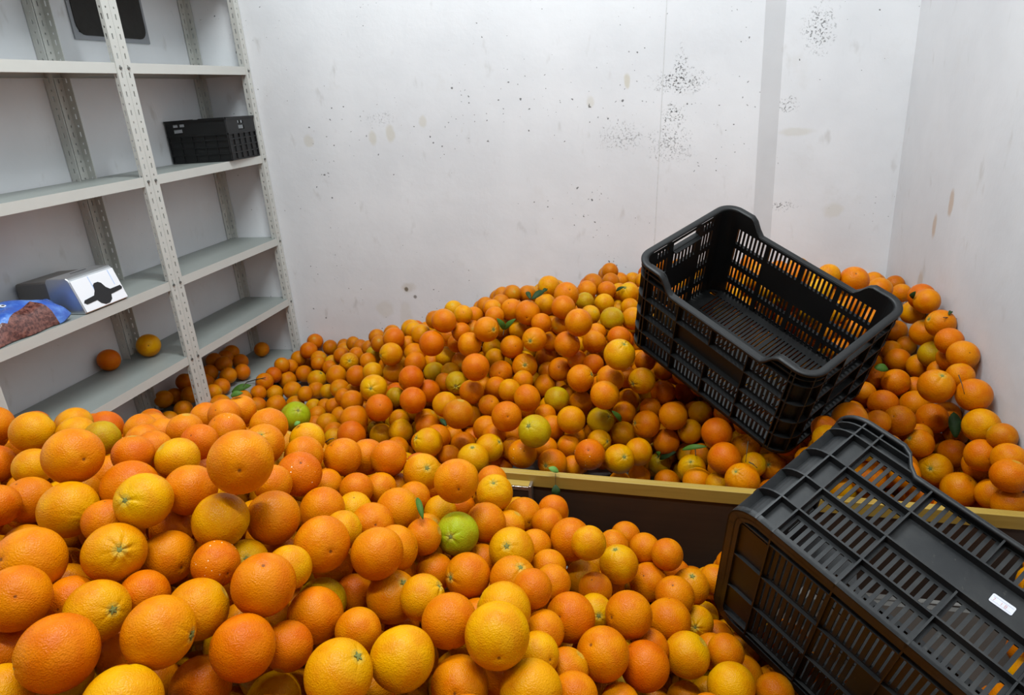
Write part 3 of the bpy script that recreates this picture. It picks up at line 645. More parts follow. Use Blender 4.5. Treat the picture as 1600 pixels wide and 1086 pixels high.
ORANGES = """
10320,-22834,6352,420,-62,-77,16,r,s,0,f|big reddish oval orange with a stalk stub at its lower left end
11095,-22225,6182,416,97,16,-16,o,s,0,f|big orange with a folded stem at its right end, lower left of front pile
13539,-21099,5017,428,43,-44,-79,y,-,0,f|yellowish orange, next to the right of the orange with two dark spots
14680,-20568,5054,438,-29,96,-4,y,n,0,f|big round orange with a dark navel spot low down, near the bottom edge
11812,-21815,5646,400,73,54,-42,r,-,0,f|reddish orange, next below the black-dotted orange
12955,-21673,5257,425,70,11,70,y,s,0,f|big yellow orange with two dark spots, at the bottom edge of the photo
10946,-19976,7137,454,-52,83,-18,o,n,0,f|big orange on the crest of the front pile with a navel crease across it
11729,-21092,5996,407,-30,17,-94,o,n,0,f|orange with one black dot near its top, left of the front pile
9702,-21244,6411,393,74,-43,52,y,s,0,f|big yellow orange with a green stem button facing out, left of the front pile
10112,-22077,6225,378,93,-18,33,y,s,0,f|big yellow orange with a small dark stem dimple, lower left of front pile
9348,-22355,6567,381,-67,48,-56,o,-,0,f|orange, next to the upper left of the reddish oval orange with stalk
8850,-21703,6545,433,3,76,-65,o,n,0,f|orange, navel dot, next to the lower left of the orange with right-side stem
8171,-20058,7114,417,-90,41,-15,o,n,0,f|big dull orange with a dimple, near the top left of the front pile
9745,-20594,6803,385,1,-84,55,y,s,0,f|big yellow orange with a folded stem end on its left side, front pile
10581,-20216,6279,404,79,19,-59,y,-,0,f|yellowish orange, next below the big creased crest orange
12571,-19517,5365,409,-61,42,68,o,-,0,f|orange, next above the puckered front orange
11786,-19685,5587,425,-72,65,-22,o,n,0,f|large smooth orange without marks, left of the middle of the front pile
10986,-19591,5937,414,66,75,-2,o,-,0,f|orange, next to the upper left of the large smooth orange in mid pile
8435,-20616,6577,404,99,-3,-14,y,s,0,f|big orange with a yellowish flank and a stem on its right side
13911,-20266,4927,393,20,-57,-80,o,-,0,f|orange, next to the left of the big low-navel orange
11012,-21495,5858,391,72,61,32,y,-,0,f|yellowish orange, next to the upper right of the orange with a stem at right
12038,-20579,5064,399,61,-23,-76,o,-,0,f|orange, next to the lower left of the orange with a yellow-green cap
15945,-19253,3629,415,42,42,-80,o,n,0,f|big orange with a single black dot on the left, low in the front pile
9951,-20678,5924,376,-91,41,7,o,n,0,f|orange, navel dot, next to the right of the green-button orange
15126,-20732,4340,423,-36,60,71,y,-,0,f|yellowish orange, next below the collared orange
11097,-21873,4974,384,30,61,73,r,-,0,f|reddish orange, next to the lower right of the orange with a stem at right
16568,-18941,3161,395,64,-26,-73,r,-,0,f|reddish orange, next to the right of the single-dot orange
9886,-19862,6528,389,-9,53,84,o,-,0,f|orange, next to the right of the folded-stem orange
14159,-20780,4311,391,-9,84,-54,o,n,0,f|orange, navel dot, next to the lower left of the big low-navel orange
16278,-18238,3526,400,70,63,-33,o,n,0,f|orange with one deep crease running in from its left, front pile
12038,-21290,5202,325,2,-90,-44,r,-,0,f|reddish orange, next to the upper left of the orange with two dark spots
10851,-20829,6025,320,-89,45,8,r,n,1,f|reddish orange with a row of white specks and black dots
13181,-17319,5330,405,-40,91,-13,o,n,0,f|big smooth orange standing left of the free end of the wooden board
13648,-18567,4302,380,-59,-70,40,o,s,0,f|orange with a dark open split near its stem, middle of the front pile
11183,-23007,5935,411,-22,66,72,y,-,0,f|yellowish orange, next to the lower right of the reddish oval orange with stalk
17248,-18117,2687,390,70,18,69,y,-,0,f|yellow orange with a curved brown scratch, near the toppled crate
15375,-18696,3774,406,36,72,-60,r,n,0,f|deep orange fruit with a dark dot on its left edge, front pile
12729,-19523,4580,414,59,-7,80,o,s,0,f|orange with a puckered stem end turned to the right, front pile
12747,-20710,5016,320,6,87,48,o,-,0,f|orange, next to the upper right of the orange with two dark spots
13251,-17750,4517,384,-5,-89,46,G,s,0,f|big yellow-green orange with a green stem star, middle of the front pile
5563,-18449,6556,382,47,78,41,y,s,0,f|yellowish orange, stem showing, next to the upper left of the big dimpled orange
10574,-18081,5777,393,-43,37,-82,r,n,1,f|red-orange fruit with small glossy dots and one black dot
6858,-19928,6156,384,6,23,-97,o,-,0,f|orange, next to the left of the orange with right-side stem
16932,-17426,2762,404,-2,-49,-87,o,-,0,f|orange, next to the upper left of the brown-scratched orange
13349,-19806,4884,336,81,21,54,y,s,0,f|bumpy yellow orange with a wrinkled tip, left of the middle of the front pile
14225,-17736,4258,405,-5,-70,71,y,s,0,f|yellowish orange, stem showing, next above the orange with a long crack
17936,-18471,2464,397,-73,55,41,y,-,0,f|yellowish orange, next to the lower right of the brown-scratched orange
10196,-21444,5958,320,-29,-81,-51,r,-,0,f|reddish orange, next to the upper left of the orange with a stem at right
15996,-16566,3209,377,-17,-4,99,y,s,0,f|yellowish orange, stem showing, next above the deeply creased orange
12161,-17699,4901,403,91,24,34,o,-,0,f|orange, next above the bumpy yellow orange
9145,-19156,6606,347,-45,-37,81,y,-,0,f|yellowish orange, next to the upper right of the folded-stem orange
10656,-16649,5298,380,38,34,-86,o,-,0,f|orange, next to the right of the red-orange with glossy dots
11163,-18510,5372,384,33,-5,-94,o,-,0,f|orange, next above the large smooth orange in mid pile
14535,-19655,4658,408,-91,6,42,y,s,0,f|yellow orange with a bumpy collar, half hidden by the big round orange
14842,-19007,4538,320,63,65,-43,o,-,0,f|orange, next to the lower right of the orange with a long crack
11414,-16244,5078,370,-62,-64,-46,o,-,0,f|orange, second out to the left of the smooth board-end orange
15514,-17188,4107,320,33,-53,-78,y,-,0,f|yellowish orange, next to the upper left of the deeply creased orange
13576,-17051,4287,385,-49,-73,-47,o,-,0,f|orange, next to the right of the yellow-green orange
13563,-16233,4419,366,10,-42,90,y,s,0,f|yellow orange with a pale stem, against the left end of the wooden board
8921,-19963,6564,418,-52,82,-22,r,-,0,f|reddish orange, next to the upper left of the folded-stem orange
9137,-20724,6496,320,-4,-22,-98,o,-,0,f|orange, next above the green-button orange
8534,-19365,6772,320,-2,29,96,r,-,0,f|reddish orange, next above the folded-stem orange
11674,-20420,5725,320,-50,-84,-21,y,-,0,f|yellowish orange, next to the upper right of the black-dotted orange
11689,-21364,4292,375,55,-4,-83,y,-,0,f|yellowish orange, next to the left of the orange with two dark spots
18648,-12483,2746,407,-45,-39,80,o,s,0,b|orange, stem showing, next to the lower right of the big smooth orange behind the board
12090,-16230,4788,387,56,-55,63,y,s,0,f|yellowish orange, stem showing, next to the left of the smooth board-end orange
23455,-9913,4195,427,8,-42,90,o,s,0,b|big orange with a small dent on top, in the pile beside the right wall
24211,-12505,3230,385,25,8,97,r,-,0,b|reddish orange, third out to the lower right of the biggest orange at the right wall
13604,-12242,3700,431,-24,-67,70,g,s,0,b|big orange with a greenish star around its stem, well above the board
15103,-16665,3768,413,100,7,-4,o,-,0,f|orange, next to the upper right of the big low-navel orange
6410,-19323,6385,320,80,26,-55,y,-,0,f|yellowish orange, next to the left of the big dimpled orange
24259,-10080,4063,415,-63,20,-75,o,-,0,b|orange, next above the biggest orange at the right wall
12800,-18222,4755,320,92,21,33,o,-,0,f|orange, next to the left of the yellow-green orange
16553,-16164,2530,385,25,53,-81,o,-,0,f|orange, next to the upper right of the deeply creased orange
15080,-20003,4235,320,-73,58,-36,y,n,0,f|yellowish orange, navel dot, next to the lower right of the big low-navel orange
17048,-16685,2696,373,12,31,-94,o,n,0,f|orange, navel dot, second out to the upper right of the deeply creased orange
16900,-15969,3077,320,-15,-35,-92,o,-,0,f|orange, third out to the upper right of the deeply creased orange
9137,-22580,5938,320,-79,62,-2,r,-,0,f|reddish orange, next to the left of the reddish oval orange with stalk
9421,-21796,6057,320,-30,88,-37,r,-,0,f|reddish orange, next to the left of the yellow orange with dark dimple
15065,-19380,4081,320,-99,-1,-10,o,-,0,f|orange, next to the lower left of the orange with a left dark dot
24343,-12503,2489,387,-32,-66,-68,o,-,0,b|orange, third out below the biggest orange at the right wall
23810,-11283,2075,425,-38,32,-87,o,n,0,b|orange, navel dot, next to the lower right of the stem-star orange by the toppled crate
11984,-19353,4416,320,35,72,60,r,-,0,f|reddish orange, next to the right of the orange with a yellow-green cap
18282,-11780,2915,414,-94,28,17,r,-,0,b|big smooth deep orange behind the board, right of the green leaf
24277,-10699,3528,418,-2,99,-12,y,n,0,b|big orange with a small pale scar, close against the right wall
14925,-11731,2812,411,1,70,-71,r,n,1,b|red-orange fruit covered in glossy dots, just behind the wooden board
14412,-18517,4250,399,42,-18,89,o,s,0,f|orange with a long crack across its top, middle of the front pile
15602,-10047,4964,430,35,-36,87,y,s,0,b|big yellow-orange fruit touching the lower left corner of the upright crate
8895,-18286,6437,320,-8,66,-75,r,-,0,f|reddish orange, second out to the upper left of the big creased crest orange
11329,-11402,3684,424,23,16,96,d,-,0,b|dull orange, next below the green orange with stem star
9720,-23113,5943,320,-18,-78,-61,y,-,0,f|yellowish orange, next to the lower left of the reddish oval orange with stalk
23523,-10520,2166,403,-59,-68,44,y,s,0,b|orange with a dark stem star, just beyond the notch of the toppled crate
24079,-11424,3119,380,-4,96,-27,o,-,0,b|orange, next below the biggest orange at the right wall
12659,-11329,3628,413,-31,86,-41,o,n,0,b|orange, navel dot, next to the upper left of the greenish star-stem orange
15663,-11326,2489,406,38,-72,58,y,s,0,b|yellowish orange, stem showing, next to the right of the glossy-dotted red orange
11980,-18401,5057,368,-53,68,-51,o,n,0,f|orange, navel dot, second out to the right of the large smooth orange in mid pile
6885,-18293,6418,320,53,77,36,g,-,0,f|greenish orange, next to the upper right of the big dimpled orange
9562,-20085,5938,320,91,41,-2,r,-,0,f|reddish orange, next to the lower right of the folded-stem orange
18134,-11042,3232,404,-81,16,-56,r,-,0,b|reddish orange, next above the big smooth orange behind the board
12989,-18346,4142,335,16,86,48,o,-,0,f|orange, next to the upper right of the bumpy yellow orange
13941,-11846,2554,396,-31,-90,31,o,s,0,b|orange, stem showing, next to the right of the shiny orange above the board end
15203,-10230,3838,410,59,36,72,o,-,0,b|orange, next above the greenish oval orange
15656,-20361,3956,320,-21,-73,-64,o,-,0,f|orange, next below the orange with a left dark dot
15616,-17261,3157,320,15,30,-94,o,-,0,f|orange, next to the upper right of the orange with a left dark dot
23808,-9081,2886,412,78,63,-2,r,-,0,b|reddish orange, next to the right of the dull two-marked orange
15463,-19776,3785,320,64,34,69,o,-,0,f|orange, next to the lower left of the single-dot orange
10468,-11687,2910,414,-63,-49,60,y,s,0,b|yellowish orange, stem showing, third out to the upper left of the smooth board-end orange
12549,-18848,4953,386,-99,-11,-7,o,-,0,f|orange, next to the right of the large smooth orange in mid pile
17050,-9884,3096,402,54,75,37,o,-,0,b|orange, next to the upper left of the small green-sided orange
14278,-10453,3147,401,-43,64,63,y,-,0,b|yellowish orange, next to the lower right of the olive-green orange
11403,-9642,4336,419,-70,65,30,r,-,0,b|reddish orange, next to the upper right of the green orange with stem star
22667,-10092,3289,395,56,57,-61,d,n,0,b|dull orange with two small marks, above the corner of the toppled crate
14309,-8449,5324,420,-98,12,-16,o,-,0,b|orange, next to the left of the green-yellow orange near the crate
7029,-20533,6473,320,-17,20,96,r,-,0,f|reddish orange, next to the lower left of the big dimpled orange
10494,-18759,5984,320,64,64,-43,o,-,0,f|orange, next to the lower right of the big creased crest orange
17363,-16066,2420,376,6,-27,96,o,s,0,f|orange, stem showing, next to the upper right of the single-dot orange
14441,-9421,3967,403,89,-15,43,o,s,0,b|orange, stem showing, next to the upper right of the olive-green orange
13166,-11935,2850,391,-31,71,-63,o,-,1,b|orange with two bright shiny spots, above the left part of the board
11221,-17364,5045,320,-10,99,9,o,-,0,f|orange, second out to the right of the red-orange with glossy dots
8416,-10121,3144,420,-45,69,-57,r,-,0,b|reddish orange, next below the dark-ribbed orange
9657,-17632,6068,377,32,-53,78,o,s,0,f|orange, stem showing, next to the upper right of the big creased crest orange
17675,-11404,1981,386,-34,41,85,o,-,0,b|orange, next to the lower right of the yellow orange with a stem on top
12960,-9979,3549,403,-93,-28,-25,o,-,0,b|orange, next above the greenish star-stem orange
24342,-8901,4648,387,-5,84,-53,o,-,0,b|orange, next to the right of the olive orange by the right wall
14985,-18121,3943,320,-64,46,61,o,-,0,f|orange, next to the upper left of the orange with a left dark dot
16315,-9740,2733,394,-84,-45,30,o,s,0,b|orange, stem showing, next to the left of the small green-sided orange
10193,-17241,5650,368,-82,21,53,o,-,0,f|orange, next above the red-orange with glossy dots
9279,-16820,6000,368,-17,-63,-76,o,-,0,f|orange, next to the upper left of the red-orange with glossy dots
9470,-9993,3354,410,-57,-75,-34,r,-,0,b|reddish orange, next to the right of the dark-ribbed orange
11997,-12514,2954,418,6,-19,98,y,s,0,b|yellowish orange, stem showing, next to the upper right of the smooth board-end orange
16454,-15564,2876,321,37,90,22,o,-,0,f|orange, next above the single-dot orange
24176,-9731,2230,379,-21,-38,-90,r,-,0,b|reddish orange, next to the upper right of the stem-star orange by the toppled crate
23152,-10209,2728,366,-77,-31,56,o,s,0,b|orange, stem showing, next to the upper left of the stem-star orange by the toppled crate
5082,-9372,2359,480,57,-46,68,G,s,0,b|bright lime-green orange with a leaf scrap, resting behind the crest of the front pile
8762,-17387,6161,358,28,39,-88,o,-,1,f|orange, next to the upper left of the big creased crest orange
16906,-10185,1140,378,22,63,75,o,-,0,b|orange, next below the green orange under leaves
23203,-7808,3377,389,13,50,85,o,-,0,b|orange, next to the left of the biggest orange in the right corner
16871,-9697,2185,384,-90,5,43,r,-,0,b|reddish orange, next above the green orange under leaves
13926,-8336,4594,403,-49,-65,-58,o,-,0,b|orange, next to the lower left of the green-yellow orange near the crate
9649,-8331,4560,415,80,60,-6,r,-,0,b|reddish orange, next above the smooth greenish orange
15319,-16690,2897,375,-93,-29,-21,y,-,0,f|yellowish orange, next above the orange with a left dark dot
16162,-9002,3752,387,-67,-74,5,y,s,0,b|yellow orange with fine ribs at its stem, under the left side of the upright crate
14583,-16167,3744,320,-17,-76,-63,o,-,0,f|orange, next to the upper right of the collared orange
14022,-15801,3643,368,-50,86,-9,o,n,0,f|orange, navel dot, second out to the lower right of the pale-stemmed orange
17906,-17755,2488,320,91,39,15,o,-,0,f|orange, next to the right of the brown-scratched orange
11427,-8216,4996,402,77,-60,22,o,s,0,b|orange with a puckered end, beside the small pair of green leaves
24401,-11463,3650,320,-80,39,47,d,-,0,b|dull orange, next to the lower right of the biggest orange at the right wall
11757,-18982,5344,320,75,63,21,y,-,0,f|yellowish orange, next to the upper right of the large smooth orange in mid pile
11759,-19942,4717,379,-37,-68,-63,g,-,0,f|orange with a yellow-green cap showing behind another, front pile
9985,-7917,5171,402,47,32,83,o,-,0,b|orange, second out to the left of the puckered leaf-side orange
8352,-17946,6448,320,18,21,96,o,-,0,f|orange, second out to the upper right of the folded-stem orange
15006,-9645,2751,391,70,-40,59,g,s,0,b|greenish oval orange with a dark leaf at its right, above the board
24335,-7161,4918,395,-89,-16,43,o,s,0,b|orange, stem showing, next above the biggest orange in the right corner
17460,-16732,2142,320,-12,-90,43,y,s,0,f|yellowish orange, stem showing, next above the brown-scratched orange
16127,-10554,2281,397,-97,22,-9,y,-,0,b|yellowish orange, next to the upper left of the green orange under leaves
24223,-6254,5297,369,-89,36,-29,o,-,0,b|orange, second out above the olive orange by the right wall
19511,-11189,2387,359,-38,-70,60,o,s,0,b|orange, stem showing, second out to the right of the big smooth orange behind the board
12848,-7913,4579,389,-16,-96,22,o,s,0,b|orange, stem showing, next above the brown-star orange
7916,-9259,3397,428,19,-91,36,y,s,0,b|yellow-brown orange with deep dark ribs around its end, far left of back pile
22487,-9319,3376,395,36,93,-2,r,-,0,b|reddish orange, next to the upper left of the dull two-marked orange
12674,-16981,4406,320,36,60,72,y,-,0,f|yellowish orange, next to the upper left of the yellow-green orange
9068,-8928,3618,404,-66,-63,-41,r,-,0,b|reddish orange, next to the left of the smooth greenish orange
14825,-17530,3796,320,7,83,55,o,-,0,f|orange, next to the right of the orange with a long crack
11457,-16850,4749,320,-87,36,-34,o,-,0,f|orange, third out to the upper right of the large smooth orange in mid pile
12236,-11756,2876,387,80,-11,59,y,s,0,b|yellowish orange, stem showing, next to the left of the shiny orange above the board end
21115,-11553,3987,422,94,-20,27,o,-,0,b|orange, second out to the left of the dull two-marked orange
13630,-8859,3030,388,28,49,83,g,-,0,b|small dull olive-green orange, middle of the back pile
11072,-9177,3327,389,1,52,85,o,-,0,b|orange, next to the lower right of the green orange with stem star
14647,-7532,4387,378,-57,-42,-71,o,-,0,b|orange, next to the upper left of the big orange by the crate corner
22007,-7009,6136,411,7,68,-73,o,n,0,b|big orange at the top of the pile, above the far rim of the upright crate
24247,-8165,4772,365,-83,51,-22,r,-,0,b|reddish orange, next to the upper right of the olive orange by the right wall
15641,-9449,2242,378,-55,-14,-82,y,-,0,b|yellowish orange, next to the lower right of the greenish oval orange
24292,-11807,2311,373,69,38,62,o,-,0,b|orange, second out to the lower right of the stem-star orange by the toppled crate
24353,-12072,3386,377,79,61,3,o,-,0,b|orange, second out to the lower right of the biggest orange at the right wall
10780,-15898,4877,384,77,31,-56,o,-,0,f|orange, second out to the right of the big creased crest orange
9901,-16582,5593,355,50,83,23,y,-,0,f|yellowish orange, next to the right of the big creased crest orange
12457,-6828,5093,409,-12,99,11,o,n,0,b|orange, navel dot, next to the lower left of the bright orange at the back wall
10845,-20232,5614,320,53,-58,62,y,s,0,f|yellowish orange, stem showing, next to the upper left of the black-dotted orange
16760,-8184,3013,384,0,50,-86,r,-,0,b|reddish orange, next to the lower right of the ribbed yellow orange
4913,-18815,6050,363,-36,23,-90,r,-,0,f|reddish orange, next to the upper left of the orange with right-side stem
7747,-10840,2561,433,-73,-43,-53,r,-,0,b|reddish orange, next to the upper right of the red-orange with glossy dots
8306,-16233,6024,320,-73,-66,17,o,-,0,f|orange, second out above the big creased crest orange
8370,-16838,6222,320,2,73,-69,o,-,0,f|orange, next above the big creased crest orange
11988,-7344,4105,384,-50,78,-37,o,-,0,b|orange, next to the upper left of the brown-star orange
17518,-9659,2522,343,-88,-39,28,y,s,0,b|small yellow-green orange with a stem on its left, below the upright crate
13649,-7001,5338,385,60,19,-78,o,-,0,b|orange, second out to the lower right of the bright orange at the back wall
10825,-8131,4471,394,94,20,-29,o,-,0,b|orange, next to the lower left of the puckered leaf-side orange
23609,-8296,2919,406,30,37,88,o,-,0,b|orange, next to the upper right of the dull two-marked orange
18159,-11857,2205,320,44,-21,-87,y,-,0,b|yellowish orange, next below the big smooth orange behind the board
18893,-10794,2692,373,33,35,-88,d,-,0,b|dull orange, next to the upper right of the big smooth orange behind the board
15118,-6411,4767,389,66,15,-73,g,-,0,b|green-yellow orange beside the left end of the upright crate
24315,-6166,4296,415,-15,6,99,o,-,0,b|orange, next above the olive orange by the right wall
7666,-7067,3677,399,-69,-72,9,y,s,0,b|yellowish orange, stem showing, second out to the upper right of the dark-ribbed orange
8894,-9834,2219,390,63,57,53,y,-,0,b|yellowish orange, next to the lower right of the dark-ribbed orange
23884,-5634,3192,381,-17,83,52,o,-,0,b|orange, next to the upper left of the biggest orange in the right corner
12473,-7788,3632,411,19,-87,46,o,s,0,b|orange with a wide brown star at its end, middle of the back pile
15633,-8828,2642,361,-48,48,74,o,-,0,b|orange, next to the right of the greenish oval orange
24150,-9411,4279,338,-14,33,93,o,-,0,b|orange, next to the upper right of the biggest orange in the right corner
15679,-17897,3198,320,29,-81,50,y,s,0,f|yellowish orange, stem showing, next to the right of the orange with a left dark dot
7478,-10025,2670,432,35,75,56,o,-,0,b|orange, next to the right of the lime-green orange
14570,-15405,3560,320,-16,-56,-81,r,-,0,f|reddish orange, next to the right of the pale-stemmed orange
16628,-18283,2907,320,-48,-41,-78,r,-,0,f|reddish orange, next to the left of the brown-scratched orange
13588,-7765,3539,382,-4,84,-54,o,n,0,b|orange, navel dot, next above the olive-green orange
17810,-9073,2826,342,55,8,83,y,-,0,b|yellowish orange, next to the upper right of the small green-sided orange
15630,-10961,1534,320,-96,-6,-26,o,-,0,b|orange, next to the lower right of the glossy-dotted red orange
12136,-16887,4627,320,10,87,49,o,-,0,f|orange, next to the lower left of the smooth board-end orange
8389,-18788,6537,320,70,39,-59,o,-,0,f|orange, next to the right of the big dimpled orange
14478,-17009,3828,320,-81,26,52,o,-,0,f|orange, next to the upper right of the orange with a long crack
10582,-17304,5059,320,-65,-70,-30,o,-,0,f|orange, next to the lower right of the red-orange with glossy dots
11440,-17964,5026,320,-23,18,-96,y,-,0,f|yellowish orange, second out to the upper right of the large smooth orange in mid pile
24345,-6894,3890,385,91,-35,-23,g,-,0,b|olive-brown orange lying in the pile between upright crate and right wall
15282,-9439,3977,398,-98,-3,18,o,s,0,b|orange, stem showing, next below the big orange by the crate corner
16140,-10247,1338,320,34,89,-29,o,-,0,b|orange, next to the lower left of the green orange under leaves
17556,-10652,1914,382,-12,-51,85,y,s,0,b|yellow orange with a stem on top, right behind the board
11710,-7912,3444,388,-8,94,-34,o,n,0,b|orange, navel dot, next to the left of the brown-star orange
24407,-9135,2510,320,75,65,10,d,-,0,b|dull orange, next to the left of the biggest orange at the right wall
14293,-8476,2744,371,13,-49,-86,o,-,0,b|orange, next to the right of the olive-green orange
10451,-9907,3222,398,21,76,61,y,-,0,b|yellowish orange, next to the lower left of the green orange with stem star
12238,-9102,3372,355,-74,67,-12,y,-,0,b|yellowish orange, next to the lower left of the brown-star orange
14196,-10622,2410,338,-91,10,41,o,-,0,b|orange, next to the left of the glossy-dotted red orange
19019,-11572,2656,320,93,-33,14,y,-,0,b|yellowish orange, next to the right of the big smooth orange behind the board
6226,-18188,6396,348,16,-13,-98,y,-,0,f|yellowish orange, next above the big dimpled orange
16700,-9559,1386,326,-17,-43,89,g,s,0,b|green orange half covered by dark leaves, behind the wooden board
10352,-8370,3251,373,20,-98,8,g,s,0,b|small green-yellow orange with a stem star, left half of the back pile
3437,-17471,6106,373,-62,-39,68,o,-,0,f|orange, second out to the left of the big dimpled orange
15840,-15890,3134,320,-90,-43,3,o,-,0,f|orange, second out above the deeply creased orange
17224,-18252,1800,329,-94,34,8,o,-,0,f|orange, next below the brown-scratched orange
6325,-7802,2192,399,-9,-46,-88,o,-,0,b|orange, next to the lower left of the dark-ribbed orange
24297,-6268,3267,380,-52,33,79,o,-,0,b|orange, next to the lower left of the olive orange by the right wall
13651,-6228,5528,411,-41,67,-61,o,n,0,b|orange, navel dot, next to the lower right of the bright orange at the back wall
7498,-6297,3962,393,-75,-35,56,r,-,0,b|reddish orange, second out to the upper left of the smooth greenish orange
24352,-4880,4519,378,37,23,-90,y,n,0,b|yellowish orange, navel dot, next to the lower right of the top orange behind the crate
12932,-5342,5538,385,-3,100,-9,y,-,0,b|bright smooth orange at the top of the pile against the back wall
20407,-12570,3985,320,44,77,46,y,-,0,b|yellowish orange, next to the left of the stem-star orange by the toppled crate
5522,-16885,5837,348,-7,-58,-81,r,-,0,f|reddish orange, second out to the upper right of the big dimpled orange
9456,-8578,3040,381,-45,-40,-80,r,-,0,b|reddish orange, next below the smooth greenish orange
11680,-9525,3063,320,-49,55,-67,o,n,0,b|orange, navel dot, next to the upper left of the shiny orange above the board end
24327,-10900,2551,400,-14,86,-49,o,n,0,b|orange, navel dot, next to the right of the stem-star orange by the toppled crate
8175,-9744,1995,378,-44,86,25,y,-,0,b|yellowish orange, second out below the dark-ribbed orange
11174,-10772,2377,381,-49,87,2,o,-,0,b|orange, next above the smooth board-end orange
14413,-11383,2194,320,-81,-55,-22,o,-,0,b|orange, next to the lower left of the glossy-dotted red orange
5655,-5895,2318,398,-96,14,-22,o,-,0,b|orange, next to the upper left of the dark-ribbed orange
13883,-16554,3893,320,55,28,78,o,-,0,f|orange, next to the lower right of the pale-stemmed orange
8499,-7057,3362,384,-88,21,43,o,-,0,b|orange, next to the upper left of the smooth greenish orange
13093,-7792,2981,368,73,-16,-67,o,-,0,b|orange, next to the upper left of the olive-green orange
16043,-15084,2788,320,-10,97,-24,o,-,0,f|orange, second out to the upper right of the orange with a left dark dot
7071,-17585,6214,320,85,33,-42,o,-,0,f|orange, next to the upper right of the orange with right-side stem
7780,-16656,6037,320,61,64,-47,o,-,0,f|orange, third out to the upper left of the big creased crest orange
13618,-17637,3874,320,-72,-6,69,o,-,0,f|orange, next to the upper right of the split orange
12976,-7290,4896,330,80,58,-13,o,-,0,b|orange, next to the right of the puckered leaf-side orange
12892,-5964,5098,378,27,15,-95,y,-,0,b|yellowish orange, next below the bright orange at the back wall
15382,-7080,4358,379,-99,15,6,r,-,0,b|reddish orange, next above the big orange by the crate corner
14692,-8271,3940,320,-40,-4,-91,r,-,0,b|reddish orange, next to the left of the big orange by the crate corner
15023,-10301,2419,344,78,-54,33,y,s,0,b|yellowish orange, stem showing, next to the upper right of the glossy-dotted red orange
7552,-6800,2898,377,-77,4,64,y,-,0,b|yellowish orange, next to the upper right of the dark-ribbed orange
11843,-6384,5050,372,17,54,-82,o,n,0,b|orange, navel dot, second out to the upper right of the puckered leaf-side orange
10954,-11437,2386,320,22,66,72,o,-,0,b|orange, second out above the smooth board-end orange
10388,-7145,5123,320,-31,80,-52,y,-,0,b|yellowish orange, next to the upper left of the puckered leaf-side orange
24358,-8467,2727,372,39,76,52,o,-,0,b|orange, next below the biggest orange in the right corner
11804,-10437,2748,397,-7,-32,-95,o,-,0,b|orange, next to the left of the greenish star-stem orange
22067,-10459,3404,320,99,-13,-6,o,-,0,b|orange, next to the left of the dull two-marked orange
9757,-9788,2407,371,-61,35,71,o,-,0,b|orange, next to the upper left of the smooth board-end orange
11718,-8630,3229,361,-69,-1,-72,o,-,0,b|orange, next to the right of the green orange with stem star
16397,-8731,2750,322,20,-57,-80,o,-,0,b|orange, next below the ribbed yellow orange
24410,-3416,4714,320,-9,81,58,o,-,0,b|orange, second out to the right of the top orange behind the crate
4074,-4481,1702,409,86,44,-26,o,-,0,b|orange, next to the left of the dark-ribbed orange
15515,-3971,4926,364,-32,-64,70,y,s,0,b|yellowish orange, stem showing, next to the upper right of the green-yellow orange near the crate
9188,-7142,3055,379,-10,-56,-82,g,-,0,b|smooth orange turning green on one side, left half of the back pile
14734,-4808,4785,350,3,-37,-93,y,-,0,b|yellowish orange, next to the upper left of the green-yellow orange near the crate
-2044,-6888,1558,349,-11,31,94,o,-,0,s|orange, third out to the upper right of the big dimpled orange
17458,-7356,2701,373,-66,58,47,r,-,0,b|reddish orange, next above the small green-sided orange
5743,-17719,6361,320,85,50,-17,y,-,0,f|yellowish orange, second out above the big dimpled orange
22165,-8682,3412,320,-51,-49,-71,o,-,0,b|orange, second out to the upper left of the dull two-marked orange
17833,-10015,2005,320,53,-60,-60,o,-,0,b|orange, next to the upper right of the yellow orange with a stem on top
15727,-8122,2714,356,-68,0,-74,o,-,0,b|orange, next to the lower left of the ribbed yellow orange
13346,-15595,4290,320,28,94,-21,o,-,0,f|orange, next above the pale-stemmed orange
24302,-3778,3490,379,92,-28,-27,o,-,0,b|orange, next to the upper left of the olive orange by the right wall
6592,-6418,2690,386,-33,-48,-81,y,-,0,b|yellowish orange, next above the dark-ribbed orange
24410,-11354,1536,320,85,22,48,o,-,0,b|orange, second out below the biggest orange at the right wall
12929,-6524,3468,372,-99,-7,9,o,-,0,b|orange, next to the upper right of the brown-star orange
-1278,-6352,1515,349,-38,-87,-31,o,-,0,s|orange, next to the left of the lime-green orange
12535,-8492,3451,320,-28,9,96,o,-,0,b|orange, next below the brown-star orange
22795,-7242,3270,320,17,57,-80,o,n,0,b|orange, navel dot, second out to the left of the biggest orange in the right corner
4351,-3788,1976,386,43,-77,46,y,s,0,b|yellowish orange, stem showing, second out to the upper left of the dark-ribbed orange
11434,-7121,5070,320,44,5,-89,o,-,0,b|orange, next to the upper right of the puckered leaf-side orange
24409,-4577,3292,320,56,-69,-47,d,-,0,b|dull orange, next to the left of the olive orange by the right wall
13653,-10091,2693,371,2,47,88,o,-,0,b|orange, next to the right of the greenish star-stem orange
1504,-5057,561,403,2,-76,-65,o,-,0,b|orange, next to the upper left of the lime-green orange
-1708,-5958,1892,349,-5,46,88,d,-,0,s|dull orange, second out above the folded-stem orange
17847,-15597,2245,320,-97,-24,-7,o,-,0,f|orange, next to the upper right of the brown-scratched orange
14757,-3983,5002,339,-88,32,35,o,-,0,b|orange, next above the green-yellow orange near the crate
23362,-4775,5242,379,70,17,69,o,-,0,b|orange, next to the right of the top orange behind the crate
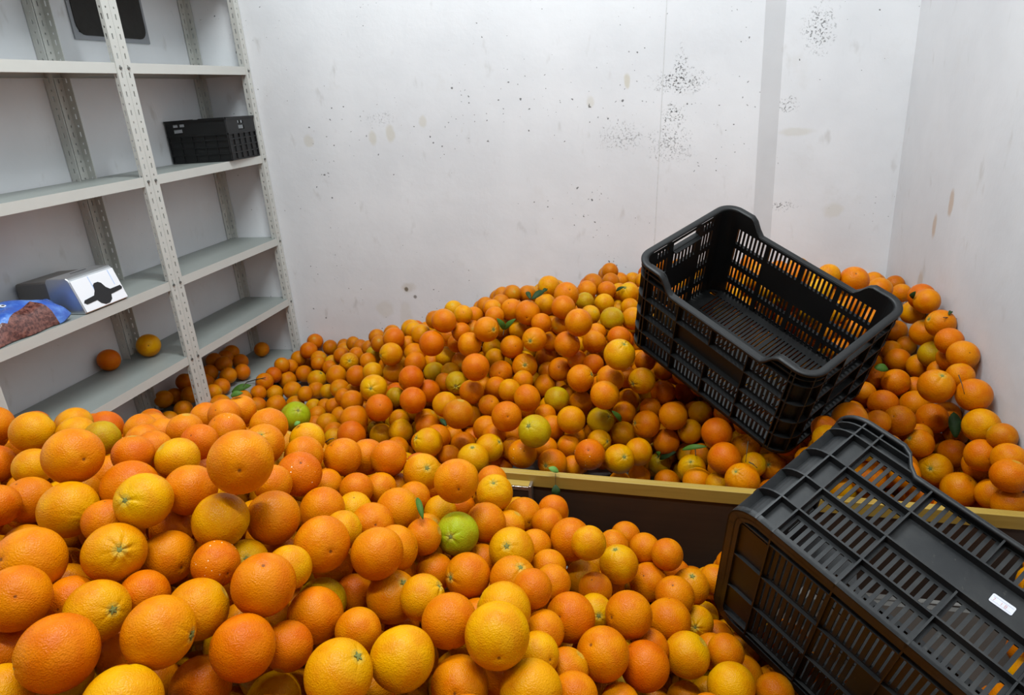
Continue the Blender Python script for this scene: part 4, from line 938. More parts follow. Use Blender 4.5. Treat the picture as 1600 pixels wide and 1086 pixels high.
10457,-10917,2648,399,-59,79,-19,o,-,0,b|orange, second out to the upper left of the smooth board-end orange
7874,-18417,6456,320,41,-48,-77,o,-,0,f|orange, next to the left of the big creased crest orange
2085,-2646,659,422,62,4,78,y,s,0,b|yellowish orange, stem showing, next to the upper right of the lime-green orange
14088,-4254,5083,359,52,46,-72,o,-,0,b|orange, next to the right of the bright orange at the back wall
15767,-6002,4634,390,68,-20,-71,y,-,0,b|yellowish orange, next to the right of the green-yellow orange near the crate
10404,-7599,4689,320,-82,-38,43,o,-,0,b|orange, next to the left of the puckered leaf-side orange
-1491,-7535,4021,415,-65,71,-28,y,n,0,u|single orange with a scarred face on the fourth shelf, beside the slotted post
-2023,-8870,3988,382,20,90,30,r,-,0,u|dark red-orange fruit at the back of the fourth shelf
""".strip().splitlines()
for ln in ORANGES:
    a, label = ln.split('|'); v = a.split(',')
    x, y, z, R = [int(q) / 10000 for q in v[:4]]; ax_ = [int(q) / 100 for q in v[4:7]]
    orange(x, y, z, R, ax_, v[7], v[8], int(v[9]), label, {'f': 'oranges of the front pile', 'b': 'oranges of the back pile', 's': 'oranges on the bottom shelf', 'u': 'oranges left on the fourth shelf'}[v[10]], rg)

# everything smaller or buried: one heap mesh
HEAP = """
776 -1782 626 320 0 1065 -2258 553 320 2 901 -1057 200 384 0 506 -648 92 370 0 542 -775 92 378 0 488 -721 97 385 1 777 -918 187 324 4 859 -917 227 339 1 821 -838 269 320 4 37 -554 102 384 0 62 -506 46 399 2 31 -676 136 403 0
204 -454 37 373 1 292 -465 35 331 1 368 -574 56 341 0 368 -508 60 320 0 447 -583 99 320 0 390 -636 49 320 0 140 -355 53 397 0 239 -336 47 374 0 69 -380 47 369 1 38 -444 78 332 0 575 -838 106 349 1 1151 -1625 440 320 0
947 -911 225 379 0 1219 -1104 288 335 0 1276 -1135 264 320 0 1365 -1104 255 320 0 1242 -1144 210 320 2 1259 -1757 439 320 0 1287 -1643 415 320 2 1071 -1025 235 320 0 1264 -1062 267 320 0 1337 -947 278 320 0 1033 -1084 189 320 0 1771 -1732 206 320 0
100 -38 155 377 2 101 -107 139 396 2 159 -133 107 392 0 170 -36 127 360 3 268 -91 140 334 0 284 -157 138 341 0 240 -32 136 320 3 360 -176 201 320 3 426 -246 214 320 3 547 -412 273 320 3 603 -450 333 320 3 634 -506 328 320 3
704 -532 379 320 3 435 -308 203 320 0 588 -461 269 320 4 589 -525 265 320 0 228 -145 98 341 1 188 -195 112 320 0 39 -100 96 367 0 35 -53 40 400 0 40 -182 88 345 0 39 -241 120 341 0 32 -306 100 360 2 110 -194 61 385 0
35 -138 37 349 0 823 -635 343 380 0 780 -581 355 320 0 754 -471 375 373 1 836 -584 396 365 1 57 -249 52 390 0 253 -445 82 320 0 446 -511 141 384 0 523 -552 149 320 0 514 -616 156 330 0 32 -378 101 373 0 321 -388 68 320 1
248 -211 101 320 0 990 -659 511 320 1 895 -593 453 320 3 1054 -642 484 320 0 1077 -573 497 320 3 1121 -648 512 320 0 1136 -589 512 320 3 1120 -499 512 320 3 1166 -539 530 320 3 1207 -491 514 325 3 1421 -351 511 388 3 1474 -233 527 320 3
1481 -292 504 322 3 1412 -520 497 320 4 1437 -593 473 337 1 1061 -698 456 320 0 965 -659 416 320 0 787 -529 391 320 1 1006 -708 411 320 0 942 -650 340 354 1 1007 -675 330 368 0 980 -798 308 320 0 1115 -671 381 337 1 1138 -732 369 331 1
1205 -654 439 320 1 1312 -624 447 320 3 1350 -673 465 320 0 1315 -679 411 320 0 1466 -684 443 320 0 1416 -791 391 320 2 1308 -714 320 320 0 884 -637 310 320 0 983 -737 319 320 1 1116 -817 309 320 0 1514 -341 479 320 1 1559 -458 458 320 1
1622 -806 399 320 3 1679 -760 352 329 3 1568 -850 366 320 0 2131 -710 634 320 1 2441 -267 479 320 3 2333 -408 530 320 0 2433 -550 521 401 2 2387 -493 324 327 0 2441 -789 417 320 0 2437 -755 363 320 0 2380 -755 311 320 0 2049 -1194 392 320 2
2339 -958 262 320 0 2441 -959 158 320 1 2419 -881 199 320 3 -142 -100 137 349 0 -74 -365 137 349 0 -155 -253 137 349 0 -95 -431 148 349 0 -195 -294 172 349 3 -72 -518 137 349 0 -183 -428 156 349 0 -202 -360 183 349 3 -210 -226 169 349 0
-139 -385 179 349 3 -162 -490 139 349 0 -61 -587 143 349 0 -90 -732 137 349 0 -209 -622 137 349 0 -84 -822 137 349 0 31 -785 136 349 0 -147 -558 137 349 0 601 -2335 615 338 0 192 -2607 603 338 0 428 -2160 607 339 1 293 -2544 600 360 0
180 -2365 601 370 0 752 -1891 606 344 0 9 -2610 603 322 0 595 -2262 605 373 1 719 -2190 611 333 0 793 -2194 617 362 0 544 -2019 604 312 0 382 -2279 613 345 1 388 -2594 600 353 0 188 -2497 601 326 1 76 -2693 603 321 2 462 -2308 610 336 0
2082 -517 604 349 1 487 -2399 602 337 0 56 -2386 609 342 1 353 -2427 604 316 0 1 -2198 604 370 0 535 -2165 615 336 0 2012 -688 611 312 2 537 -2373 621 315 0 756 -1965 615 347 0 1960 -525 608 355 0 559 -2092 600 334 0 207 -2425 602 317 2
-14 -2359 601 369 0 303 -2681 600 346 0 2019 -789 607 356 0 719 -2127 614 357 0 284 -2431 606 375 3 1945 -456 606 316 0 640 -2193 621 319 2 411 -2458 601 328 0 480 -1797 602 330 0 118 -2300 602 312 2 1959 -601 603 361 1 382 -2370 605 330 1
255 -2622 602 329 0 528 -2243 606 357 0 658 -2305 613 375 1 -3 -2498 602 335 1 265 -2333 600 341 1 759 -2259 604 373 3 2 -2290 604 369 0 94 -2594 604 357 0 160 -2702 602 342 0 2020 -548 602 354 0 626 -2039 602 332 2 411 -2688 600 318 1
76 -2470 606 313 0 2059 -613 607 364 0 523 -2312 621 357 2 640 -2106 616 321 1 812 -2120 611 313 0 827 -1949 604 320 1 6 -2119 606 333 0 216 -2669 605 325 2 382 -2209 603 332 2 796 -2021 617 334 2 112 -2231 606 352 1 216 -2264 604 379 1
478 -2053 601 320 0 2097 -777 605 358 1 439 -2228 608 327 1 963 -1933 603 319 1 416 -2536 601 318 1 65 -2532 603 312 0 137 -2418 605 375 0 1942 -663 605 342 0 -13 -2693 602 331 1 530 -1951 600 331 1 827 -2276 606 352 1 323 -2354 607 342 0
914 -2419 559 359 0 517 -2563 559 350 2 272 -1982 562 326 1 66 -1732 563 327 3 180 -1844 554 369 0 237 -2093 553 348 2 67 -1567 560 333 2 411 -2639 567 311 2 778 -2526 568 362 1 322 -1916 579 342 2 595 -1830 577 321 2 992 -2404 556 341 2
691 -1837 568 348 0 839 -2641 554 371 2 268 -2224 577 341 1 1178 -2523 575 357 0 592 -2036 552 311 1 678 -1698 588 339 0 3 -1981 570 311 3 206 -2207 560 315 0 -19 -2540 554 371 1 1178 -2400 553 327 0 731 -2646 552 325 1 496 -1736 561 356 1
908 -2564 574 317 2 2144 -586 555 317 0 79 -1822 557 322 1 659 -2360 573 340 2 1102 -2495 555 331 0 687 -1643 557 332 3 922 -1837 572 375 2 238 -2518 560 336 3 481 -2506 582 371 1 118 -1629 580 367 0 2129 -818 559 336 1 496 -2286 551 349 0
439 -1943 552 314 0 806 -1712 564 320 0 176 -2093 555 316 0 487 -2166 557 379 2 -13 -1910 552 332 1 644 -2642 568 365 3 1154 -2699 570 355 0 794 -2085 564 333 0 65 -2162 596 316 1 704 -2315 562 342 1 291 -1721 569 312 0 658 -2075 565 335 0
857 -2714 565 343 1 150 -2643 566 355 2 1274 -2559 563 319 3 112 -2129 563 335 2 397 -1887 590 330 0 4 -1611 581 332 0 806 -2397 561 374 1 783 -1965 551 375 1 93 -1924 555 331 1 116 -2551 565 316 2 360 -2164 555 360 1 600 -2305 559 321 0
775 -2708 571 364 0 48 -2058 552 332 2 314 -1851 562 334 1 130 -2048 579 343 0 858 -2373 592 339 0 1993 -581 553 317 1 1084 -2391 550 318 0 347 -2290 562 335 0 602 -2390 553 322 0 756 -1744 555 311 2 1118 -2626 568 371 2 814 -2212 560 322 0
2019 -734 575 320 1 172 -1982 569 331 3 118 -1768 581 353 0 618 -1742 557 330 1 862 -1880 587 336 0 -3 -1805 570 346 2 516 -2355 566 334 1 598 -2489 565 310 0 772 -1560 558 342 1 2122 -505 555 371 1 584 -2170 560 337 0 427 -1735 566 320 0
509 -2653 574 324 2 863 -2006 581 326 0 1051 -2679 555 341 1 443 -1851 555 358 1 2200 -623 564 343 1 948 -2471 581 351 0 1829 -638 561 375 1 242 -1908 566 352 0 984 -2549 578 332 1 1901 -425 558 320 0 376 -1819 587 331 1 661 -2502 577 351 1
-3 -1678 565 364 1 786 -2310 553 338 0 693 -2239 552 328 0 8 -2413 565 353 1 326 -2616 581 353 0 584 -2676 575 358 0 248 -1818 562 352 1 723 -2411 552 345 0 371 -2009 568 366 1 368 -2481 559 325 2 638 -2565 554 313 3 218 -2152 580 319 0
281 -2046 560 344 1 856 -2113 561 340 0 2041 -463 561 351 1 893 -1945 551 365 0 1307 -2430 564 328 2 920 -2627 569 341 1 1991 -660 550 364 1 939 -2700 556 374 1 6 -1544 554 325 2 149 -2185 569 319 1 216 -1709 560 348 2 41 -1912 588 360 0
604 -1942 555 318 0 1067 -2562 562 332 0 1281 -2492 572 357 1 1243 -2609 559 312 3 -16 -2640 550 370 2 852 -2494 560 378 0 420 -2083 563 359 0 153 -2458 555 317 0 2052 -689 552 319 0 678 -2177 562 358 1 1764 -657 551 369 0 -11 -2046 570 321 3
1275 -2689 551 340 3 67 -2217 558 312 0 974 -2246 551 331 1 670 -2702 560 324 0 839 -1782 551 367 2 578 -2546 558 314 0 738 -2473 570 311 0 166 -1908 581 316 2 2096 -644 555 350 0 2000 -398 556 319 2 1356 -2553 570 313 3 1343 -2652 561 338 2
22 -2696 550 347 2 948 -2125 561 376 1 724 -2050 575 323 0 629 -1665 553 325 0 1248 -2404 564 328 2 34 -2326 556 367 0 1420 -2584 562 344 0 917 -1736 550 350 3 576 -2434 588 327 3 35 -2473 554 353 0 252 -2683 551 372 1 1007 -2619 579 358 0
176 -2298 555 313 0 428 -2576 556 314 1 200 -2719 558 318 0 1360 -2470 558 311 0 849 -2308 553 366 0 656 -2431 553 352 0 104 -1983 554 317 1 1028 -2350 558 355 1 1039 -2479 564 318 0 490 -2716 559 361 0 695 -2558 564 315 3 59 -2631 550 372 0
280 -2395 553 336 2 734 -2106 553 348 0 1959 -738 592 311 1 566 -1899 567 331 0 2068 -836 565 328 1 770 -1829 579 324 0 460 -1675 580 344 1 671 -1931 573 357 1 111 -2711 552 351 0 290 -2128 552 349 0 445 -1997 589 328 1 1231 -2337 553 335 0
163 -1673 590 315 1 368 -1684 566 318 0 510 -1829 562 320 1 1180 -2642 553 354 2 257 -2287 557 356 1 567 -2611 573 317 1 807 -2152 559 341 2 97 -2369 569 319 3 890 -1625 571 327 0 841 -2578 569 353 0 337 -2099 578 320 0 1227 -2466 554 328 3
798 -1885 559 323 0 875 -2176 557 355 2 2074 -567 558 368 1 2182 -758 555 315 0 745 -1618 551 326 0 957 -1898 551 343 2 556 -1757 573 331 2 419 -2357 558 327 1 367 -2700 560 344 1 1172 -2333 552 317 0 556 -1984 556 323 0 999 -1974 550 320 0
898 -2061 555 354 0 1980 -463 556 324 1 2149 -647 594 337 2 1166 -2579 553 315 1 929 -2351 557 343 1 2141 -713 560 349 0 263 -2578 553 332 2 1938 -509 552 321 1 2188 -544 562 356 2 326 -2207 585 318 1 485 -2100 554 317 0 411 -2288 552 334 0
86 -2432 555 324 1 207 -1774 583 325 0 1159 -2465 551 351 0 400 -2420 557 326 0 120 -1853 581 312 0 566 -2232 553 361 1 382 -1939 568 319 0 1098 -1956 514 347 0 2081 -462 508 353 0 432 -1907 501 337 1 435 -2481 537 357 1 143 -1715 512 322 0
431 -2216 504 361 2 74 -1786 506 325 0 738 -1915 504 360 0 353 -2073 511 374 2 464 -1594 510 346 2 2000 -537 501 357 1 945 -2545 501 314 1 487 -1807 508 347 0 1370 -2358 514 367 0 1314 -2389 504 311 1 366 -1854 516 360 3 604 -2122 504 316 3
2019 -749 506 331 0 2131 -554 502 362 1 704 -1456 511 340 1 1001 -2185 535 349 2 277 -1917 509 324 1 487 -2026 518 367 0 858 -1595 525 344 3 717 -1566 515 371 0 592 -2717 519 317 0 259 -1594 528 332 2 1014 -2556 503 367 1 726 -2580 518 312 0
841 -2558 503 366 0 1023 -2128 522 323 0 861 -1690 549 332 0 942 -2069 508 345 0 33 -1635 524 327 3 2185 -582 506 316 0 123 -1853 506 362 0 300 -2226 523 347 0 755 -2515 502 371 1 1457 -2506 502 313 0 56 -2566 539 351 3 627 -1559 505 330 1
1037 -2396 513 312 0 330 -2009 503 331 3 1003 -2718 534 352 3 760 -2697 502 369 1 584 -2000 504 342 0 910 -1872 520 335 1 817 -1933 507 317 0 2250 -571 506 323 0 1122 -2641 501 363 1 534 -2080 524 338 1 628 -2209 535 325 1 578 -1814 519 326 1
235 -1678 509 321 0 1958 -723 515 317 0 1034 -2050 506 368 0 113 -1581 515 327 1 2241 -678 537 367 1 185 -1605 508 343 1 1849 -702 519 320 1 1121 -2460 501 325 1 805 -1695 503 337 0 1315 -2597 511 331 0 208 -2601 535 317 0 972 -1842 501 339 1
1213 -2270 515 363 0 1112 -2554 518 351 0 2176 -681 510 379 0 1329 -2520 529 339 0 658 -1867 522 364 0 1181 -2717 505 357 0 47 -1962 511 345 1 515 -1903 506 350 0 219 -2180 507 347 1 2043 -349 500 326 0 799 -2603 517 333 0 961 -1776 504 324 1
1287 -2297 526 319 0 802 -1825 513 318 2 424 -1784 522 359 1 427 -1690 512 344 0 691 -1748 544 347 1 2088 -392 503 363 0 1991 -243 502 349 1 1922 -587 502 312 1 638 -2676 511 328 1 714 -2462 504 350 3 2110 -769 530 316 0 1218 -2421 507 326 2
505 -2217 514 365 0 567 -1607 519 315 0 656 -2502 501 370 2 286 -1745 508 359 0 1034 -2497 506 322 0 541 -2486 541 359 0 372 -1629 520 353 0 954 -2461 510 368 2 1376 -2672 511 345 1 1764 -736 513 365 1 1389 -2489 508 343 2 197 -1900 513 371 0
847 -2445 509 364 0 303 -1644 505 318 0 419 -2059 503 347 1 803 -1521 519 315 1 1951 -362 529 345 2 598 -1914 500 321 1 76 -1688 527 313 1 902 -1691 502 315 1 630 -1782 507 311 3 909 -2227 514 345 1 833 -2038 512 326 3 2087 -273 502 357 2
556 -2537 505 314 1 1920 -670 507 310 0 1186 -2509 510 379 2 680 -2626 503 371 1 760 -2029 520 328 0 861 -2689 505 353 0 146 -2404 531 326 0 1813 -600 508 318 1 5 -2019 517 315 1 279 -1833 503 357 0 979 -2605 525 330 0 913 -2603 511 344 2
127 -1656 512 342 1 650 -2166 502 324 1 162 -2026 514 321 3 536 -1739 510 323 0 713 -2173 506 355 2 1122 -2108 517 363 0 1260 -439 501 369 1 1044 -1911 515 358 0 793 -1600 517 325 0 1650 -44 503 342 2 300 -1533 507 312 2 2081 -187 505 326 3
41 -1873 527 321 2 1123 -2359 519 343 1 2038 -619 523 358 0 495 -1660 531 348 3 174 -1796 504 373 0 1068 -2600 502 335 0 1464 -173 500 310 0 2185 -808 503 316 0 648 -1619 507 336 0 3 -2149 545 339 0 1443 -2658 515 317 1 2235 -761 514 377 0
936 -1982 509 368 0 940 -1574 519 313 0 891 -2144 501 336 0 7 -1744 539 373 1 2197 -363 502 344 1 634 -1492 515 336 0 101 -2075 514 374 0 1492 -2704 506 339 0 359 -1701 501 361 1 591 -1712 504 328 1 1390 -2562 509 352 1 2112 -711 500 333 0
1951 -420 503 339 1 886 -2508 501 368 2 1725 -85 501 331 0 1075 -2699 503 335 0 740 -1803 521 373 0 710 -1962 535 312 0 1234 -2586 500 343 0 1659 -760 505 320 1 -16 -1796 503 319 0 820 -2187 501 350 2 2163 -471 512 378 0 1133 -2278 520 359 1
521 -1558 510 316 2 1286 -2477 501 331 2 338 -2401 542 311 0 546 -2152 502 323 0 2146 -325 505 322 0 368 -1545 502 349 2 348 -1790 501 366 0 1279 -2238 503 320 3 215 -1973 525 349 1 142 -1953 515 374 3 -16 -1575 504 353 0 782 -2459 515 326 0
947 -1630 504 324 0 1491 -2564 506 350 2 653 -1705 504 314 0 686 -2083 504 322 0 1859 -643 501 318 0 2097 -834 506 312 0 789 -2122 502 324 1 1918 -477 507 316 1 319 -2170 503 334 2 219 -1747 500 361 1 1347 -2437 512 330 1 1450 -2421 503 314 1
857 -1976 504 324 3 1718 -232 470 323 1 1866 -47 457 374 0 1666 -189 485 326 0 1999 -195 453 325 1 180 -1975 455 372 2 1272 -239 461 357 1 1598 -2683 480 329 0 173 -1534 461 336 1 859 -1647 486 358 0 2230 -433 492 367 2 91 -1519 453 345 0
1259 -305 459 359 0 395 -1753 463 322 0 2031 -139 471 316 0 1403 -2267 475 364 1 756 -1831 453 378 0 1478 -2293 452 377 0 1069 -1795 466 320 2 1044 -1990 463 350 1 1640 -401 460 370 3 532 -1642 457 316 0 1764 -630 464 377 3 2184 -108 464 342 0
1450 -2153 454 340 0 2163 -276 458 377 1 18 -1899 455 324 0 2082 -743 455 322 0 2286 -650 484 326 0 1856 -138 474 366 2 1396 -243 472 374 2 2051 -505 467 346 0 2272 -708 469 342 0 1535 -2492 459 312 1 1632 -111 470 315 1 1593 -2577 454 376 0
249 -1955 470 325 1 1355 -339 455 317 0 634 -1887 463 320 1 1750 -794 482 327 0 85 -1911 456 325 1 773 -1618 458 370 2 1023 -2174 474 340 0 540 -1484 461 333 0 1596 -166 471 333 1 1348 -2229 484 339 2 2094 -323 452 340 0 1939 -498 451 377 0
2156 -212 491 359 0 1768 -144 462 352 0 1549 -270 464 317 0 1286 -2271 451 356 2 950 -1564 453 316 1 1617 -231 455 361 2 1288 -537 468 337 0 468 -2097 453 345 0 1771 -367 452 375 1 1171 -442 460 316 0 315 -1474 464 352 1 1732 -2711 457 357 0
996 -1696 474 315 1 2268 -353 454 377 1 1915 -205 451 371 0 1685 -791 454 319 0 872 -1917 473 373 0 1027 -1853 457 324 1 1303 -2705 484 311 0 1132 -548 461 319 0 2223 -182 457 366 0 2411 -156 452 371 0 2150 -768 477 326 0 1901 -397 450 328 0
1188 -312 453 355 0 2305 -440 452 331 0 946 -2169 465 365 1 589 -1420 472 374 0 1124 -2046 479 346 0 1809 -763 468 318 3 630 -1368 468 318 0 1936 -727 456 312 0 39 -1569 469 354 3 2147 -687 451 322 2 1871 -304 454 329 2 2324 -525 453 374 0
578 -2208 469 336 2 2047 -634 454 350 2 421 -1839 459 321 0 2128 -454 450 340 3 1941 -285 485 341 0 894 -2026 473 373 2 2323 -231 461 311 1 2316 -301 470 328 1 424 -1959 469 333 2 1875 -813 454 370 0 2217 -727 455 313 0 277 -1708 450 371 0
525 -2065 452 361 1 1706 -705 469 364 1 1101 -456 459 312 0 1306 -2344 465 326 0 1193 -374 475 372 1 1264 -363 486 312 1 2208 -507 470 318 3 1848 -229 456 343 1 1567 -2429 455 315 0 830 -1502 452 370 3 680 -1421 468 314 1 475 -1516 459 319 0
248 -1875 453 371 3 1526 -2615 455 311 0 821 -1567 472 314 2 329 -1859 452 360 2 1346 -2298 472 349 0 1011 -1641 453 317 0 1228 -585 463 332 0 1315 -446 457 362 0 1204 -2207 475 315 0 1086 -1862 469 310 0 631 -1688 452 333 0 871 -1594 457 314 1
795 -1773 463 322 0 692 -1778 475 377 1 172 -1882 454 338 0 1979 -602 468 377 0 629 -2058 486 347 0 1986 -695 451 311 0 1450 -77 472 359 3 1047 -513 453 330 0 1427 -150 450 317 1 645 -1973 462 330 0 2109 -200 454 313 0 1072 -299 450 329 0
455 -1764 469 336 1 1712 -852 461 377 1 1789 -48 473 362 3 2250 -86 457 350 0 1647 -843 464 353 0 1706 -309 459 377 0 525 -1971 476 336 0 1469 -2661 456 352 0 1826 -698 452 360 0 1816 -821 476 323 0 2242 -278 481 319 1 748 -1464 458 352 0
1492 -2398 458 359 1 259 -1624 460 376 0 240 -1512 466 351 2 2139 -860 464 333 0 1963 -340 455 317 1 445 -1457 462 371 0 76 -1648 477 322 3 1268 -2131 456 351 1 1477 -219 454 325 2 1135 -346 466 316 2 2140 -626 466 348 0 1410 -2336 461 317 0
1707 -419 458 376 0 919 -1821 462 376 0 1227 -199 470 318 0 322 -1944 453 322 0 2052 -85 458 346 0 1987 -752 452 321 2 937 -1923 492 313 2 2340 -357 459 353 0 901 -1531 455 325 1 664 -2124 458 346 2 2247 -605 451 314 0 1697 -2620 451 356 2
1600 -43 468 316 2 1066 -2081 454 341 1 2338 -145 454 377 3 1656 -2712 461 316 0 668 -1562 450 316 3 177 -1679 473 318 2 472 -1910 455 316 2 991 -2038 455 363 3 1144 -1895 457 340 0 1077 -375 462 379 3 550 -1889 451 313 0 1700 -46 452 324 0
0 -1850 486 317 0 1501 -127 457 373 0 1703 -133 456 362 0 644 -1831 453 313 0 1247 -491 451 363 1 1554 -867 450 379 1 937 -1722 464 347 0 1848 -366 459 352 1 375 -2005 459 371 1 1015 -1548 451 326 2 1785 -217 468 342 1 1523 -2697 455 324 1
1403 -2434 468 315 1 1916 -124 450 354 0 2118 -142 467 315 0 188 -1444 451 378 0 278 -2059 466 333 1 -9 -1651 477 336 2 2023 -807 452 336 0 2147 -390 472 352 1 1955 -815 458 366 0 1325 -384 492 319 0 2091 -582 457 337 1 1990 -465 496 315 0
699 -1940 461 329 0 1773 -285 462 352 3 1595 -311 453 357 1 469 -1635 451 342 1 943 -2106 455 329 2 999 -1764 451 325 0 1400 -2195 460 318 1 2035 -244 453 311 0 508 -1828 455 323 1 992 -1914 466 367 0 1066 -1919 454 351 1 1790 -563 454 336 0
397 -1666 451 334 1 1895 -744 497 324 1 1426 -2704 469 315 1 1250 -2028 455 313 1 2016 -297 493 313 0 860 -1746 468 319 3 728 -2117 461 340 1 556 -1697 452 337 1 1551 -88 451 337 1 747 -1741 454 330 0 398 -1512 452 358 0 1324 -278 451 358 0
1469 -2459 452 311 2 1346 -498 484 340 3 1902 -641 450 324 0 961 -1947 411 330 0 1619 -558 413 369 2 1662 -486 411 329 0 1705 -2546 438 336 2 1343 -1940 416 327 0 642 -1350 410 342 3 1145 -1484 405 334 2 1445 -559 406 311 3 145 -1762 408 327 1
1149 -1820 428 353 0 1218 -2066 408 347 0 403 -1456 409 349 0 1782 -2596 403 362 2 1253 -1534 403 377 0 1157 -219 420 339 2 858 -1839 427 327 0 811 -1657 410 342 0 1095 -166 406 335 2 1102 -1677 412 323 1 1895 -335 402 324 1 1650 -2636 414 320 1
1518 -2228 408 339 2 1744 -755 415 353 2 1462 -428 421 365 0 1246 -2006 400 344 0 1848 -2706 414 314 0 1682 -2350 408 353 0 555 -1502 403 329 0 1034 -1582 402 319 1 1341 -2041 432 312 0 1207 -1840 412 311 0 1015 -436 421 339 0 1437 -236 401 341 0
2182 -830 427 339 0 1653 -2563 401 377 1 1978 -264 430 368 2 1371 -483 426 311 0 955 -1754 401 369 1 1404 -705 403 335 1 1181 -81 407 332 1 2188 -581 424 339 0 2266 -530 401 358 0 49 -1602 404 311 1 1605 -2495 420 358 0 1924 -445 403 347 0
1353 -569 443 319 0 1776 -500 402 373 2 1912 -770 419 348 0 2076 -858 416 342 1 1153 -500 427 339 1 1291 -2184 403 377 2 2062 -395 408 330 1 81 -1461 428 338 1 1639 -307 407 338 3 941 -1650 415 335 1 1614 -2359 413 344 1 1270 -177 421 313 1
339 -1727 417 369 1 2369 -277 431 354 0 947 -1452 402 319 0 2193 -455 416 379 1 1017 -1686 407 369 0 1970 -122 406 329 2 1698 -78 402 325 0 1871 -76 400 310 2 1999 -521 404 361 0 201 -1627 402 351 2 7 -1810 421 346 1 459 -1887 401 342 0
1634 -2204 406 366 0 1328 -209 429 336 3 1764 -831 402 321 0 1960 -853 405 322 0 1309 -128 402 329 0 1288 -2084 413 343 1 731 -1415 406 354 0 1755 -2491 408 326 0 1513 -250 416 316 3 1036 -1484 419 349 2 1190 -575 402 319 2 2330 -90 404 371 0
1761 -691 417 379 0 1371 -87 414 368 2 1948 -48 407 345 0 1888 -2612 404 373 0 1142 -1552 423 348 1 1828 -124 403 355 1 1813 -782 402 353 2 1725 -909 428 324 2 2078 -504 406 348 0 2147 -112 417 318 1 1668 -701 406 369 0 2409 -85 436 349 0
144 -1389 412 312 2 1419 -368 404 334 0 1806 -905 410 354 1 1092 -1506 442 343 0 1203 -168 413 330 1 974 -1535 401 364 1 2029 -332 434 352 2 2409 -228 401 355 2 1908 -581 414 366 0 876 -1459 407 365 0 1056 -558 414 328 0 2043 -579 412 345 1
236 -1391 416 312 0 2170 -171 420 314 0 988 -494 407 334 3 1533 -2327 419 311 0 1991 -416 410 315 1 811 -1573 406 355 0 1565 -2133 400 327 0 1857 -2522 409 375 1 350 -1395 411 349 0 1826 -620 445 351 0 598 -1735 430 317 1 2229 -776 418 376 0
1729 -2433 404 334 0 1144 -1751 407 344 0 1800 -239 405 310 1 1681 -602 406 330 1 880 -1690 411 362 2 1236 -61 411 313 3 1633 -168 402 355 0 1688 -200 403 331 0 1583 -365 404 349 2 2286 -141 408 353 0 2123 -779 405 320 1 951 -557 417 340 0
1796 -434 436 331 0 1377 -2155 410 354 0 2377 -419 437 344 0 913 -2031 408 317 1 1584 -2248 402 324 1 120 -1548 402 324 0 2302 -584 436 347 2 407 -2058 425 333 0 206 -1723 443 314 0 1141 -631 440 317 1 1572 -2645 434 312 2 2276 -213 420 368 0
504 -1365 430 331 1 1075 -1851 401 380 3 1568 -204 423 312 1 2274 -678 413 324 2 1414 -643 423 344 1 1017 -333 407 334 1 1917 -281 421 342 1 562 -1347 431 318 0 1874 -717 401 331 0 1326 -322 402 341 1 1465 -329 429 361 0 1572 -511 402 328 1
1697 -533 437 344 1 982 -1873 413 327 3 341 -1802 414 352 0 614 -1645 404 360 1 1399 -294 421 368 1 1773 -2681 400 322 0 440 -1338 402 344 0 1196 -450 401 316 0 1129 -2018 410 353 1 1453 -2246 413 313 0 1382 -415 430 352 0 1275 -550 402 321 1
1534 -327 413 342 1 1395 -1975 412 326 1 1062 -1744 423 366 1 708 -1619 400 311 1 490 -1445 417 317 3 1663 -2447 414 337 0 1864 -192 404 360 1 1074 -468 405 323 1 637 -2075 420 311 0 1510 -2561 423 320 0 355 -1640 411 318 0 1204 -251 401 326 0
1109 -1959 424 341 0 1643 -45 426 315 0 828 -1383 414 328 2 985 -2127 404 372 0 2103 -635 412 373 0 1117 -2083 409 350 0 2101 -697 418 312 1 1045 -625 406 344 0 1824 -325 404 354 1 2149 -894 411 317 3 941 -453 418 350 1 1734 -274 403 379 1
1513 -559 415 365 0 1886 -919 411 333 3 2300 -292 401 312 1 2354 -182 403 313 2 412 -1552 405 326 2 310 -1314 400 339 2 41 -1930 405 349 1 1243 -417 427 315 2 1643 -106 407 323 0 1845 -836 402 319 0 518 -1923 413 345 0 2153 -519 413 311 0
806 -1450 401 328 0 329 -1896 402 320 2 1679 -350 400 312 1 1498 -2148 419 330 2 690 -1699 423 314 0 1689 -2686 410 323 0 1437 -101 412 335 1 1562 -130 400 376 0 1866 -459 427 357 1 1600 -427 413 319 1 282 -2116 403 360 0 1546 -636 404 343 2
1217 -115 441 330 0 2182 -712 405 344 1 2047 -722 410 329 1 1830 -2646 404 346 0 2168 -647 409 338 0 67 -1719 406 351 0 2211 -132 414 311 0 1950 -2685 400 348 0 2383 -357 410 316 0 1517 -390 428 334 1 708 -1350 414 367 3 1057 -92 402 336 0
211 -1573 434 334 0 1746 -209 412 315 0 2305 -389 405 360 1 1212 -1653 402 363 0 1661 -2264 402 323 2 1509 -494 406 329 1 289 -1433 414 346 1 893 -1575 403 367 0 1958 -714 400 342 0 1816 -2454 404 336 1 1733 -421 400 317 0 2010 -910 407 314 3
2106 -565 400 344 0 1741 -600 411 328 0 1121 -579 404 371 1 1438 -495 408 341 0 1032 -1950 402 353 0 958 -1980 350 354 0 1309 -529 357 312 1 681 -1699 358 372 0 1631 -642 391 333 0 973 -2056 363 336 1 1009 -552 369 378 0 861 -295 354 359 1
1539 -547 357 334 0 2020 -2673 350 362 2 397 -1375 364 364 1 2113 -693 358 366 0 1998 -742 368 312 1 1176 -1974 360 374 2 1208 -1792 366 363 2 2318 -466 395 367 1 1909 -530 365 320 0 1780 -2306 381 363 1 1191 -1893 379 368 0 2415 -150 389 315 0
